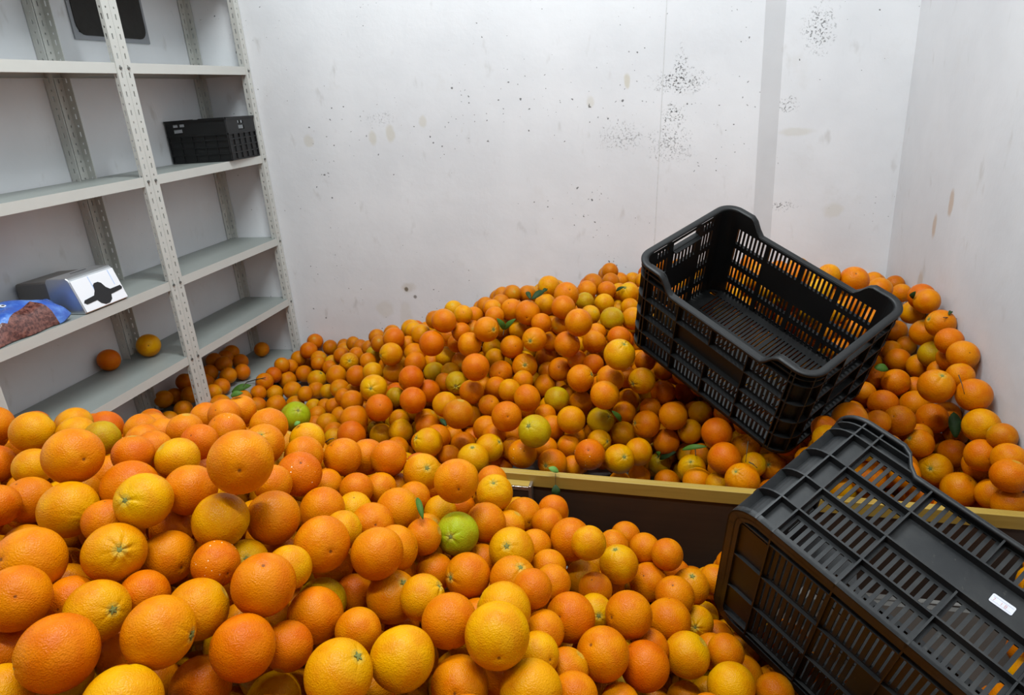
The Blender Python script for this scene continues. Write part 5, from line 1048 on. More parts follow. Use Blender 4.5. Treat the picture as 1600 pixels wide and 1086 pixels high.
1817 -447 367 376 2 1534 -670 354 338 0 2055 -950 383 324 0 1764 -172 364 326 1 46 -1835 361 326 2 251 -1697 366 361 0 384 -1858 352 359 3 1316 -1712 364 314 2 1348 -1923 351 320 0 547 -1863 396 327 2 2235 -673 361 333 0 1470 -650 357 341 3
1957 -790 372 354 0 1524 -185 362 352 2 1060 -1527 377 362 1 214 -1556 373 341 0 2071 -311 366 338 2 1189 -513 355 343 1 1395 -604 378 314 0 1703 -508 364 373 0 1298 -1980 375 332 1 1051 -1406 350 367 1 1924 -626 352 311 0 1733 -722 362 314 0
1438 -2140 391 325 1 2076 -2546 356 335 0 1784 -2198 374 321 2 1008 -107 360 335 2 522 -1957 358 340 0 1854 -2378 360 348 0 2040 -854 366 340 3 1952 -2553 388 323 0 1915 -117 372 375 0 1567 -2443 386 328 0 1229 -1425 352 336 1 1869 -2255 366 340 0
742 -1836 356 363 1 1444 -1894 357 315 2 2194 -761 356 341 0 1655 -2144 364 334 0 1144 -1567 355 343 0 1534 -737 359 377 1 128 -1332 370 330 0 1780 -2401 358 335 0 2267 -602 377 349 1 557 -1345 369 336 0 973 -1397 384 324 1 308 -1389 356 332 0
1631 -2070 352 320 1 1449 -1995 364 351 0 568 -1725 369 330 1 1900 -2684 354 313 1 1319 -1860 351 354 0 912 -543 358 320 0 1842 -1015 367 319 0 1190 -1528 382 348 2 2002 -1000 357 367 0 1943 -2344 362 332 0 881 -1525 354 358 1 2080 -2655 359 339 1
2138 -2694 356 364 1 2362 -415 365 318 1 1707 -2191 380 358 0 938 -354 388 331 1 891 -2007 355 312 1 1239 -1730 357 343 1 1127 -52 376 320 0 1676 -2295 352 337 0 2140 -1240 374 341 1 1609 -2397 360 314 3 878 -1387 362 317 1 2023 -594 351 377 1
1337 -2098 378 311 2 1650 -421 354 349 2 1901 -870 353 331 0 195 -1342 368 311 0 1809 -969 397 317 0 781 -1782 376 347 1 2116 -951 366 375 1 1527 -426 354 331 2 1910 -969 376 338 1 1857 -2190 365 358 0 1125 -1414 355 334 0 53 -1457 363 330 1
1498 -883 350 321 0 1230 -2129 380 317 0 828 -355 354 358 3 1730 -2081 359 361 0 912 -1630 360 327 0 1971 -321 369 370 1 2123 -2607 359 322 0 1311 -1497 366 346 0 1849 -2444 352 329 0 1851 -608 390 311 1 1598 -685 351 350 0 885 -468 350 336 1
1375 -1993 359 325 0 2036 -2608 365 367 0 53 -1379 375 327 0 1821 -665 360 339 0 374 -1302 371 348 0 815 -1509 363 353 1 2007 -2481 360 358 2 1268 -1818 352 358 1 1618 -252 350 352 0 1906 -2477 356 352 0 1929 -2416 374 360 1 1884 -459 354 359 1
1266 -1929 378 313 2 1521 -2171 360 377 2 1892 -391 362 329 0 1576 -2295 362 337 0 931 -298 363 349 0 1837 -2595 351 347 0 2111 -883 353 358 2 1117 -205 350 338 0 1541 -259 352 375 1 1450 -1829 350 348 2 1110 -1988 353 372 2 834 -420 354 328 1
1732 -647 374 343 0 1732 -809 360 315 1 1054 -2038 356 352 1 2021 -365 364 368 0 1630 -2486 362 331 0 1132 -1886 354 332 0 1220 -634 353 355 1 2410 -851 366 330 0 277 -1616 354 369 0 1716 -2396 351 380 2 1401 -451 375 350 0 1155 -2065 366 317 0
1096 -1737 359 356 3 869 -203 351 343 2 1778 -571 370 333 0 2060 -764 355 363 0 939 -1862 364 349 1 1124 -527 351 327 1 259 -1320 356 376 2 1381 -1819 358 312 0 1360 -387 352 348 1 2209 -564 360 321 0 940 -1694 373 317 2 1499 -378 374 311 0
1998 -663 359 333 1 1069 -2106 359 319 0 1396 -2073 356 315 1 1373 -543 379 312 0 1090 -829 371 321 1 1471 -472 359 314 1 1791 -723 357 330 1 1548 -2383 376 327 0 1745 -2546 390 317 1 1206 -1588 354 320 0 668 -1596 357 348 1 2139 -832 380 331 2
2428 -298 350 314 1 1101 -466 352 325 0 1065 -1657 353 339 2 1448 -721 360 377 1 791 -1911 356 346 3 1147 -1825 365 341 0 1034 -1751 354 354 2 1849 -902 368 313 1 2320 -526 363 330 0 2137 -606 355 373 3 453 -1937 367 315 0 1202 -308 375 357 0
1935 -2615 360 316 1 339 -1478 380 322 0 1094 -1597 378 334 2 1463 -2064 351 354 1 761 -1603 363 351 1 1761 -2459 357 317 0 1383 -658 357 346 0 938 -143 352 341 0 1208 -2042 351 330 1 1838 -803 350 318 1 1893 -786 357 320 0 1275 -2029 351 318 0
1888 -659 396 330 0 975 -1610 356 364 0 983 -44 355 335 1 1781 -2515 352 330 0 2188 -1203 352 327 0 1962 -903 364 379 1 1991 -189 354 314 0 1597 -475 362 315 0 2149 -2548 350 360 1 1321 -1597 358 368 0 1987 -2401 351 335 0 1729 -2257 353 341 0
83 -1550 355 322 0 1878 -2319 371 325 0 2255 -464 375 314 0 1575 -592 367 319 0 1229 -700 350 336 1 1585 -2184 360 325 0 2072 -2719 375 362 1 1234 -1491 351 350 1 1068 -41 361 366 0 1822 -203 355 331 0 1034 -491 355 367 1 1192 -1718 392 320 0
1157 -620 355 314 0 2085 -2483 350 347 0 1108 -1492 352 327 0 1396 -1917 395 352 0 1980 -481 357 330 1 1270 -43 359 367 2 1893 -2565 355 344 0 1241 -468 360 375 1 1967 -711 307 378 1 1492 -775 323 317 0 1970 -2568 333 329 0 2130 -1128 308 335 0
1414 -1675 317 348 0 1967 -1048 305 379 0 1236 -364 316 350 1 1277 -460 301 347 0 1249 -1619 305 360 0 1610 -2016 317 337 0 719 -336 326 366 2 1501 -590 316 339 0 2176 -2287 302 359 0 1234 -1855 317 312 0 920 -230 313 331 2 2174 -2402 317 345 1
776 -180 307 373 0 1494 -1908 315 367 2 2185 -603 301 370 3 1324 -1778 319 347 1 2057 -1137 310 312 1 1810 -45 303 318 2 810 -493 329 330 0 2272 -847 307 312 2 2000 -2327 330 320 3 1395 -484 323 322 2 1848 -945 303 334 2 916 -1471 308 372 1
1591 -528 325 332 0 2106 -518 302 315 0 2271 -2425 313 349 1 86 -1340 318 322 0 813 -110 330 332 1 -184 -2695 307 317 0 1871 -692 305 333 0 1608 -767 346 315 3 1497 -516 321 362 2 1633 -667 300 319 3 1731 -572 313 311 0 718 -1780 308 336 1
1169 -1453 316 373 0 1817 -2078 304 330 0 952 -570 308 350 0 2056 -1054 309 342 0 1292 -1427 314 356 1 1291 -1978 302 347 0 782 -426 323 352 0 873 -834 326 342 0 1073 -1591 321 342 0 1428 -1750 326 350 1 2119 -2360 307 369 1 2155 -838 302 316 0
1111 -1837 313 336 1 2432 -2586 301 349 0 1561 -2083 338 360 0 1797 -2176 320 313 3 2127 -1056 319 351 2 1022 -537 304 310 2 838 -1928 308 332 2 2314 -2488 300 339 0 959 -1348 330 378 0 261 -1378 306 351 0 2017 -1206 314 312 0 1263 -570 306 318 2
1993 -853 314 359 3 2036 -2264 327 340 0 1644 -501 304 326 1 1414 -1937 305 322 1 1188 -569 308 350 1 1669 -1994 302 346 1 684 -1558 303 361 0 1334 -543 301 349 3 2107 -806 322 317 0 2123 -2242 317 371 0 1167 -1926 309 358 1 2031 -2547 303 353 2
-79 -2681 313 319 1 790 -264 346 354 1 702 -457 312 339 2 2326 -442 325 348 0 1717 -669 304 359 2 1895 -1020 315 358 0 1336 -1687 307 311 1 1486 -1993 300 324 0 2304 -2706 302 376 0 184 -1294 312 312 1 1420 -697 304 349 0 1492 -1593 304 372 1
1205 -437 307 355 0 2155 -2461 333 315 3 952 -442 313 315 1 2016 -940 316 323 1 2080 -275 301 357 0 1141 -2112 319 347 0 2267 -2619 308 372 0 1869 -631 327 352 0 1332 -1546 307 325 2 2263 -516 322 354 0 866 -1448 342 327 1 1898 -2207 301 330 1
2414 -2667 311 344 0 814 -313 304 377 0 1109 -1680 301 313 0 2203 -1133 313 366 0 383 -1424 315 324 0 -157 -2637 319 365 1 1586 -99 346 317 0 -168 -2552 309 346 0 2204 -2666 326 377 1 1839 -2284 322 332 0 1899 -754 303 377 0 1887 -531 304 341 0
1939 -2256 301 364 0 1740 -2193 314 347 1 1367 -1495 312 332 1 2182 -987 301 339 0 2087 -2183 306 336 1 2075 -625 302 362 0 2333 -2573 309 338 0 1946 -2427 303 328 0 816 -1349 334 347 1 2107 -2564 301 348 0 1166 -2051 309 325 0 1512 -2045 317 323 0
1923 -959 308 341 0 1631 -2260 334 310 3 1081 -709 302 359 1 2221 -2513 329 319 0 849 -569 311 343 0 848 -247 304 336 0 1490 -1780 312 357 0 952 -1545 301 342 0 2315 -549 302 346 1 1788 -838 340 366 0 255 -1289 300 317 0 2234 -2355 310 355 0
891 -326 310 314 0 707 -579 302 351 1 2081 -2311 321 317 3 1689 -2039 338 320 0 1563 -719 302 343 1 1915 -821 309 369 0 1150 -672 312 361 1 2413 -2486 302 355 0 1374 -1847 300 326 0 2155 -738 306 319 0 2297 -2363 301 351 0 1788 -2257 341 316 0
927 -1754 313 358 1 1923 -2350 301 322 0 1645 -606 302 322 1 1726 -260 303 322 0 1252 -1780 301 356 3 2081 -558 341 361 0 1763 -2124 315 363 1 121 -1996 304 325 1 -192 -2449 300 351 1 1765 -2308 318 349 2 1619 -297 308 316 3 2066 -986 320 358 0
2060 -2420 311 379 0 355 -1782 303 331 1 1279 -1707 319 315 0 1109 -2058 325 334 1 2147 -2141 302 323 0 1085 -1345 300 344 0 883 -109 310 310 0 2080 -1210 309 367 1 2305 -663 304 310 0 362 -1363 308 322 0 1376 -1624 303 349 0 994 -1933 310 358 1
1950 -2711 340 335 0 1962 -776 306 346 0 2029 -735 307 338 1 674 -402 305 340 1 2190 -685 313 338 1 2063 -892 312 319 0 2333 -2638 311 327 0 1370 -601 300 338 3 1970 -598 302 360 1 1569 -1868 301 349 3 2359 -2391 301 346 1 1434 -858 348 326 1
1417 -2025 300 373 1 1421 -767 301 329 1 2161 -2614 314 330 0 2177 -922 306 326 0 1084 -388 310 379 0 1804 -547 303 333 1 2357 -381 309 375 1 2087 -732 301 311 2 689 -1351 345 322 1 884 -513 308 318 0 1622 -1957 300 313 0 1034 -1844 306 345 3
1849 -2148 305 359 1 1735 -1999 321 371 3 1355 -1966 307 360 0 1268 -1901 302 323 1 -112 -2589 308 323 0 887 -416 317 342 0 1145 -40 308 328 1 1584 -627 301 380 0 2215 -2576 332 337 2 1812 -717 301 321 0 1447 -1475 305 323 1 1549 -1964 310 344 2
1478 -1713 317 335 2 2255 -609 311 335 0 2252 -2238 303 333 0 2034 -2480 303 349 0 1334 -481 315 332 1 1999 -314 307 352 1 890 -1348 300 369 1 1980 -1117 309 333 2 1024 -1357 301 333 2 1855 -849 311 344 1 2220 -1230 303 330 0 1002 -1699 343 310 1
1267 -1553 312 327 0 2388 -255 323 319 0 2039 -2613 302 323 1 756 -536 310 332 0 2170 -2715 302 326 1 2047 -813 321 315 0 1075 -645 324 334 0 744 -280 303 360 0 858 -1312 251 350 0 -28 -2675 253 321 0 -133 -2020 262 341 1 984 -487 294 318 2
-162 -2227 274 370 3 -165 -2295 257 344 0 913 -473 264 333 1 1323 -1807 256 331 1 1178 -805 264 351 0 -51 -2028 266 346 0 841 -180 285 346 0 1818 -1011 258 323 1 1044 -916 250 343 1 1494 -552 268 324 2 -88 -2543 254 370 0 1495 -727 278 370 0
2387 -2172 257 333 0 2333 -2330 255 324 2 2223 -2166 251 322 1 1249 -696 274 351 1 2215 -2425 268 315 2 1843 -803 275 314 1 2030 -1170 265 351 1 717 -189 274 325 1 2376 -2451 269 311 0 2331 -615 263 370 2 762 -1418 250 320 0 -67 -1711 253 315 1
1474 -1537 256 375 0 1586 -1811 259 329 1 2216 -803 291 323 0 1601 -512 256 330 1 2073 -809 261 372 0 1863 -575 252 361 0 -50 -2287 260 367 1 2438 -637 254 320 1 2329 -509 256 331 1 1863 -638 257 339 1 2015 -2220 266 371 0 1546 -1575 254 351 1
1708 -573 256 352 0 2280 -2455 256 324 3 1001 -624 255 348 0 2153 -446 261 331 2 1263 -882 272 345 0 2273 -2547 295 330 1 718 -329 259 336 1 -135 -1589 257 361 0 68 -1278 251 365 1 2393 -2287 281 351 1 571 -1339 261 335 0 2236 -737 251 320 3
1742 -2032 255 372 0 2119 -648 254 368 0 733 -418 268 331 0 1431 -1404 254 350 1 2098 -1074 250 350 0 2322 -2196 286 364 0 1873 -344 278 323 0 980 -1261 265 366 3 2353 -2029 255 362 1 2179 -1050 258 340 2 2126 -2446 286 311 1 -143 -1788 256 317 0
1399 -1464 265 343 0 -28 -1644 265 365 1 -184 -1737 255 320 0 2429 -318 289 369 0 1084 -1849 258 313 0 2154 -549 266 314 2 808 -625 267 334 0 2420 -2387 275 340 0 821 -691 269 316 0 1522 -651 268 338 0 2295 -2101 274 325 0 2368 -452 253 335 0
-86 -2715 256 336 1 868 -769 283 374 0 2146 -1230 284 377 0 2369 -2524 281 327 0 -70 -2386 261 318 0 -49 -1838 266 356 2 2007 -2297 274 343 0 1194 -475 255 356 0 1927 -881 273 324 0 1334 -696 251 329 0 2129 -1010 255 356 2 912 -1227 251 380 0
1505 -1737 260 342 1 -167 -2395 267 339 3 2309 -2263 269 316 0 2404 -2103 271 380 0 1370 -645 259 322 0 2415 -1839 256 356 0 2316 -1733 258 311 1 1254 -1477 263 372 1 972 -1342 265 347 1 1024 -784 251 363 1 1235 -774 279 319 1 1426 -1974 252 373 0
1997 -1237 252 315 1 892 -373 259 373 0 -93 -2469 269 374 2 1258 -538 253 312 1 1043 -1260 256 320 1 -137 -1690 252 355 1 -65 -1560 255 316 2 1315 -1610 273 335 0 2183 -1172 265 348 0 1460 -1684 258 344 1 1418 -1582 275 343 0 -188 -1630 258 340 0
1442 -1800 280 319 2 -78 -2130 255 363 1 1636 -723 260 371 1 1291 -600 258 376 1 2001 -1061 253 321 0 2000 -992 275 353 1 143 -1275 275 319 0 764 -67 254 346 2 -165 -2117 274 375 3 2375 -2648 258 365 0 1198 -629 281 315 0 669 -280 272 328 1
2288 -902 256 364 3 -110 -2278 280 334 3 1566 -2016 274 327 2 2041 -933 255 360 1 1671 -666 254 320 1 -166 -1861 260 320 1 2176 -2223 282 316 2 2405 -212 251 330 0 1087 -765 276 330 0 321 -1402 275 328 3 2317 -749 251 362 3 2410 -729 253 362 2
2077 -470 267 321 1 765 -593 291 315 1 707 -778 266 318 0 1143 -1296 252 349 0 2275 -790 279 318 2 2207 -916 257 313 0 1914 -2162 251 320 0 -35 -1969 253 331 2 2251 -1123 260 360 3 1154 -909 260 314 1 1889 -1007 251 331 1 2141 -768 254 347 0
1460 -1868 261 343 0 2000 -848 251 324 3 648 -342 289 338 1 2432 -2004 251 364 1 1755 -1913 253 313 0 898 -49 251 344 0 1242 -986 269 333 2 2119 -884 289 337 0 -111 -2659 251 340 0 1720 -1964 264 333 3 1772 -653 270 311 0 670 -541 256 320 0
2348 -338 257 316 1 773 -359 260 313 2 -97 -1930 252 379 1 2233 -664 272 356 1 1330 -832 251 327 1 1618 -1718 263 349 1 2362 -1622 252 345 3 -187 -2624 264 337 0 2405 -2710 256 340 1 1096 -870 265 332 0 2052 -1024 255 318 0 1341 -1432 251 336 2
2247 -1000 254 354 3 2099 -2264 258 326 0 1714 -872 259 379 0 2297 -1677 263 333 2 2262 -2317 265 322 1 1107 -946 264 323 3 -101 -2200 265 321 3 658 -455 262 334 0 1490 -802 265 347 0 -191 -2060 254 348 2 1980 -905 274 315 1 1208 -1394 293 323 2
618 -391 259 359 1 921 -802 255 315 1 1182 -690 254 343 1 2432 -2446 250 323 0 563 -343 254 369 1 2430 -518 275 310 1 1933 -648 265 318 1 2401 -1767 257 377 1 1234 -1833 253 338 0 2164 -705 254 314 3 1849 -873 254 330 3 1135 -733 251 320 1
2374 -1544 252 335 1 2397 -371 253 336 0 1456 -661 253 377 0 822 -1895 253 320 1 1394 -1885 251 368 2 1860 -750 252 328 1 1035 -852 256 323 0 1539 -1909 264 311 2 830 -377 280 328 0 2181 -2380 254 335 0 2439 -447 263 319 1 1408 -936 260 378 0
778 -138 250 375 1 995 -561 254 312 0 684 -711 254 331 1 -150 -2505 268 311 3 1706 -513 282 341 2 2379 -1951 253 352 1 2394 -1683 256 328 2 -192 -1540 258 361 2 752 -823 264 376 2 1266 -1393 257 317 0 688 -1808 261 347 0 783 -1303 270 311 1
-110 -2338 267 324 3 -40 -1766 254 333 1 1957 -744 253 328 1 1373 -745 251 340 0 -162 -1948 260 331 3 2121 -1155 251 321 0 2432 -2228 263 360 0 2080 -2145 254 342 0 2107 -940 251 363 0 1869 -2113 253 376 2 1524 -1829 254 321 1 1782 -591 266 320 0
1804 -2008 255 316 0 2242 -2506 263 335 1 2366 -682 271 348 3 1372 -1539 255 328 1 1578 -673 250 323 1 2229 -860 254 350 2 924 -937 297 311 2 2224 -2271 260 316 2 797 -774 258 319 2 792 -926 260 346 2 1769 -839 250 337 2 635 -1339 250 342 0
2278 -566 250 317 1 1000 -706 261 331 1 1175 -1142 223 318 0 -97 -2379 206 338 2 745 -714 219 375 0 400 -988 210 378 2 1277 -1012 217 324 0 -21 -2093 239 362 0 852 -600 231 351 0 799 -1283 205 348 1 2405 -1466 206 379 1 1279 -1952 220 327 1
2005 -2062 215 330 3 1836 -687 212 366 1 1664 -1947 245 316 0 142 -1235 225 320 0 556 -1076 206 321 0 637 -1208 206 316 0 777 -640 205 311 0 522 -1234 213 363 1 1536 -712 221 331 0 1905 -797 244 329 1 704 -156 211 372 0 1444 -1795 216 333 3
1860 -1877 217 376 1 702 -613 204 360 2 286 -951 207 373 0 1535 -1776 214 337 1 2125 -2100 232 351 1 -80 -1883 202 315 1 1291 -937 228 339 1 1801 -594 202 317 1 1426 -804 215 325 2 2423 -2536 233 322 3 1605 -1562 200 315 2 -33 -2536 213 358 0
621 -1284 201 355 0 1996 -955 216 318 0 1213 -1057 209 338 1 635 -251 214 378 2 908 -738 209 372 0 1365 -915 211 358 0 1478 -919 204 367 0 730 -1235 229 326 0 -160 -2183 204 376 0 1922 -2101 203 347 0 1944 -838 214 347 0 1509 -860 213 321 1
353 -1193 200 362 0 2164 -1194 206 377 0 1142 -897 201 339 0 2097 -1214 242 338 1 1584 -1871 231 323 0 1438 -719 204 360 1 870 -660 210 343 0 2343 -2207 212 372 2 829 -1195 202 331 3 1802 -777 225 333 1 2229 -1073 203 319 0 2093 -731 218 379 3
1501 -1486 203 341 0 2269 -2046 220 329 1 -156 -2449 222 339 0 1056 -486 236 330 0 2268 -678 221 323 0 2193 -809 204 360 0 1234 -824 219 366 0 2403 -547 226 311 1 711 -942 201 349 0 1634 -1459 205 375 0 1952 -1041 202 311 1 1759 -649 212 328 1
-25 -2254 200 369 2 392 -1064 215 335 0 -178 -1890 204 350 2 967 -1195 227 371 1 1415 -622 209 377 1 1221 -672 202 376 0 1481 -778 207 337 0 2270 -1202 232 315 0 1629 -908 207 317 1 2419 -785 221 346 0 1069 -1209 220 320 0 -130 -1617 200 332 2
1291 -1863 209 330 0 215 -1114 213 363 0 2414 -1900 221 363 0 2286 -2161 246 326 1 1494 -656 202 321 0 1118 -1435 227 314 1 1625 -801 203 367 0 1932 -913 217 326 0 1500 -1624 230 364 1 1080 -752 208 338 2 2038 -1973 210 324 0 1117 -975 208 315 2
747 -850 200 374 0 1891 -958 203 322 2 327 -1079 210 312 0 -147 -2086 213 330 3 1541 -515 226 355 1 292 -1187 214 312 0 1122 -1955 210 357 0 -128 -1994 206 333 0 1786 -1926 201 337 1 607 -1135 217 333 1 1832 -1080 202 373 0 998 -467 212 369 1
1145 -1217 207 377 0 1694 -768 209 366 3 2431 -1583 205 361 0 2429 -1805 203 325 0 992 -1302 211 310 2 897 -1169 219 342 1 612 -353 210 332 3 220 -987 200 368 3 872 -820 214 337 0 1667 -1767 203 338 1 2042 -1127 217 343 0 1271 -454 216 362 0
1249 -752 206 357 0 1184 -769 206 367 0 2390 -682 208 341 1 2197 -670 201 351 2 -71 -2040 206 334 0 212 -1218 212 310 1 2017 -739 201 366 0 560 -503 204 357 0 -50 -1672 214 318 1 1649 -1521 221 339 1 1940 -1210 219 342 2 907 -1273 201 344 0
963 -1882 212 355 0 2233 -602 226 329 1 575 -286 215 334 0 1977 -2185 204 351 1 784 -583 216 314 1 1859 -2057 214 314 0 1814 -888 206 337 0 2131 -859 203 354 0 268 -1042 210 326 0 1137 -827 205 333 0 689 -1182 219 317 2 -186 -1683 204 368 1
2354 -1708 211 318 1 986 -1060 230 336 0 1467 -1427 205 353 0 448 -1161 208 339 0 1982 -649 209 340 0 687 -1278 228 331 1 2345 -863 209 348 1 -118 -1732 206 324 1 830 -1131 204 362 1 2050 -1204 200 372 0 1577 -1628 246 335 0 1691 -1890 203 380 0
1272 -1783 201 350 0 1897 -1969 211 342 0 577 -1011 206 374 0 2262 -936 210 329 1 2049 -673 214 365 1 -171 -2256 207 323 0 -90 -2231 204 356 0 2379 -2059 202 328 0 632 -184 218 330 0 458 -1239 215 334 0 -188 -1794 212 355 2 156 -1139 200 319 0
479 -1040 214 343 0 1245 -1241 221 315 1 1203 -882 219 357 1 1923 -1913 215 341 0 2003 -803 209 311 0 1085 -1308 233 332 1 847 -767 206 316 1 1158 -1023 205 319 1 1868 -1815 212 315 0 2424 -2120 202 351 0 681 -853 203 340 0 376 -906 209 317 2
807 -695 210 354 1 738 -774 203 315 0 2151 -1107 224 312 0 1960 -2001 202 356 1 379 -1136 203 329 1 2060 -972 204 348 0 1078 -847 205 318 0 1435 -1494 209 345 0 1708 -1539 217 313 2 651 -682 208 324 1 337 -1019 215 351 1 1033 -1158 207 358 3
1753 -888 203 330 0 971 -704 201 333 0 -125 -1844 211 333 1 1322 -1051 220 321 3 1479 -1948 216 345 2 1467 -501 215 313 1 1575 -1691 218 328 1 1991 -1924 212 350 1 1696 -607 202 365 0 2276 -513 208 337 3 519 -1163 201 373 2 749 -1337 230 323 0
2422 -470 207 325 0 -112 -1553 207 318 2 -57 -2166 201 325 1 974 -1522 239 328 2 2328 -690 214 327 0 644 -579 208 314 1 2327 -2104 207 321 0 1604 -1758 206 313 1 1821 -514 202 364 0 1427 -988 230 318 0 2378 -605 219 337 0 703 -1377 204 342 1
2080 -2052 221 352 1 678 -401 240 340 0 1303 -880 208 340 0 63 -1227 202 333 0 633 -484 210 363 1 2313 -976 202 320 0 1179 -1282 202 326 2 765 -1171 217 363 0 1565 -1492 207 353 1 1632 -1665 200 355 1 1317 -769 213 374 0 1942 -494 225 337 3
596 -416 206 331 0 176 -1059 202 346 0 581 -1202 231 354 1 930 -417 208 360 0 2331 -552 209 319 0 719 -86 204 372 0 1839 -1949 233 334 1 2438 -1404 201 325 2 977 -838 213 335 0 630 -1056 216 364 0 2307 -1245 201 339 0 2019 -1019 203 320 0
-196 -1991 204 349 0 -199 -1598 201 371 2 -34 -2408 208 323 1 2393 -1986 202 351 0 1286 -698 217 321 2 1227 -1395 204 316 0 -40 -2613 248 321 1 488 -1107 208 314 0 1676 -700 205 321 0 2306 -822 235 344 2 509 -365 202 322 0 1341 -987 202 339 1
276 -1114 203 316 1 -75 -1797 213 337 0 736 -542 202 325 2 -38 -1535 205 358 3 202 -1270 242 328 0 2053 -1066 207 319 0 1625 -1819 202 349 1 2141 -1047 200 337 3 2363 -1623 161 354 2 1048 -608 171 353 2 940 -928 150 356 0 1438 -958 157 379 0
1054 -974 164 320 2 84 -1135 154 334 1 636 -113 179 338 0 428 -137 157 374 2 1382 -1087 185 315 0 532 -413 162 327 0 1111 -658 160 316 0 520 -87 176 364 2 2434 -254 180 317 2 445 -889 159 328 3 1676 -863 183 366 1 2302 -629 174 357 0
1263 -964 163 313 0 2214 -522 189 373 0 2373 -503 164 373 1 695 -820 152 319 2 2163 -902 151 355 2 2158 -1099 157 337 0 1594 -698 191 346 1 2279 -875 160 366 0 500 -229 183 320 0 1844 -1581 173 365 0 1580 -858 191 346 1 2381 -784 162 345 2
-59 -1608 194 344 0 873 -947 152 362 3 846 -604 162 356 0 2407 -1740 162 365 0 399 -1256 158 317 0 314 -868 167 325 0 239 -1108 155 319 0 2059 -715 159 317 2 1389 -759 196 312 1 985 -1754 159 340 2 1840 -1974 163 322 2 1921 -1838 157 333 1
700 -1116 155 373 3 2272 -1138 160 325 0 1893 -1031 163 353 2 238 -1023 151 311 1 1587 -1453 157 380 2 1780 -1492 162 347 1 2200 -1008 151 377 2 789 -782 156 366 2 1822 -1825 155 373 1 1273 -1653 154 353 0 1972 -791 156 316 1 1214 -1190 164 372 1
1626 -1897 193 351 1 2366 -953 163 357 1 1943 -1197 154 315 0 1742 -587 161 354 0 2104 -2034 158 321 0 1455 -1024 178 316 0 1128 -1120 152 323 0 1134 -715 158 344 0 1986 -913 153 350 1 984 -1048 156 323 3 1699 -324 151 315 1 667 -478 156 315 1
1911 -2049 152 348 0 1541 -989 161 354 0 390 -87 151 320 0 1696 -1486 161 357 0 584 -188 167 340 3 1413 -1398 181 354 0 1269 -802 162 313 0 2104 -1220 152 378 0 1783 -733 155 319 0 2390 -402 190 317 1 1698 -1626 174 326 0 1279 -1711 193 356 2
2352 -1553 192 347 0 1700 -803 153 320 0 233 -1203 151 311 1 565 -948 152 344 1 816 -852 176 377 1 1136 -1251 155 326 0 1952 -2130 157 317 3 718 -734 150 322 0 1077 -1179 160 374 0 2248 -1217 178 322 1 1378 -841 154 359 2 2218 -876 176 338 2
1643 -1519 161 329 0 1857 -887 162 333 3 1086 -1027 154 331 2 2020 -2095 151 376 1 611 -606 163 342 0 1571 -1818 156 327 0 1685 -1708 158 327 1 1784 -1650 157 369 0 2094 -1082 160 314 0 732 -1014 191 328 2 682 -412 173 354 0 562 -269 157 333 1
1949 -1110 161 355 1 1525 -1429 169 347 1 318 -1275 169 357 1 1949 -982 184 356 0 1961 -688 159 380 0 1997 -1974 162 322 0 617 -50 174 331 0 1823 -1919 151 322 0 2222 -585 151 362 1 2322 -1182 159 380 0 1889 -815 189 320 0 2097 -913 158 328 1
1373 -1538 171 376 0 1012 -885 165 317 0 947 -1118 185 377 1 309 -1097 152 372 3 1502 -707 166 340 0 911 -690 153 315 0 1329 -693 161 332 0 1549 -1550 177 331 0 1764 -1780 154 314 1 2019 -1122 153 346 0 2045 -842 156 367 1 504 -1058 162 310 0
199 -923 159 319 0 522 -313 167 319 0 2087 -1138 150 324 1 1768 -827 180 312 3 972 -780 156 348 2 419 -1062 161 319 0 483 -942 154 329 1 1290 -1242 165 355 1 546 -140 159 315 1 883 -766 158 313 1 596 -720 189 326 0 673 -644 157 350 0
2212 -1147 164 348 1 2383 -1219 151 366 0 2297 -1688 180 324 1 125 -1217 162 377 0 574 -1225 165 370 0 318 -996 158 350 0 1512 -1700 168 329 0 1683 -1407 157 322 1 841 -715 156 316 0 1455 -1535 159 340 0 1746 -1594 151 311 1 737 -48 151 327 1
2350 -671 157 331 0 1826 -1738 161 375 0 1727 -687 153 338 2 1452 -872 163 376 3 1368 -1444 158 315 1 1514 -1781 151 322 0 2271 -1005 157 312 0 1644 -640 153 336 0 770 -1123 153 370 0 1993 -1241 182 354 1 900 -857 163 326 1 1186 -1005 150 366 1
816 -1050 156 361 1 964 -1695 155 349 1 367 -928 153 325 0 1264 -871 158 314 2 145 -1006 153 352 0 1916 -1909 151 337 0 1462 -1805 159 316 1 1220 -426 151 371 2 2421 -1066 178 323 2 599 -473 153 330 1 2090 -992 154 324 1 443 -1190 152 312 0
384 -267 150 346 0 1516 -894 155 361 0 1542 -547 171 317 2 1849 -558 151 315 0 1078 -886 159 334 2 1024 -818 153 340 0 647 -727 160 319 0 2241 -732 185 317 1 2041 -2026 169 378 0 1836 -627 159 331 3 1600 -958 155 320 1 2415 -1530 160 334 0
2289 -798 150 344 0 2294 -1073 166 312 2 2056 -775 168 318 1 667 -908 152 356 0 1832 -974 163 328 0 1901 -1244 161 341 0 650 -167 154 338 1 1161 -1073 162 319 0 2004 -1049 152 333 0 487 -1267 166 330 1 1752 -948 168 361 1 1921 -1636 153 379 0
2405 -727 165 323 0 898 -1003 153 311 2 1648 -718 150 321 0 1889 -1132 192 325 2 1917 -871 163 322 0 1832 -829 193 331 0 676 -1049 161 319 0 174 -1167 152 328 1 1975 -1162 190 324 1 126 -1065 164 311 0 1829 -1466 195 358 0 898 -1150 158 331 0
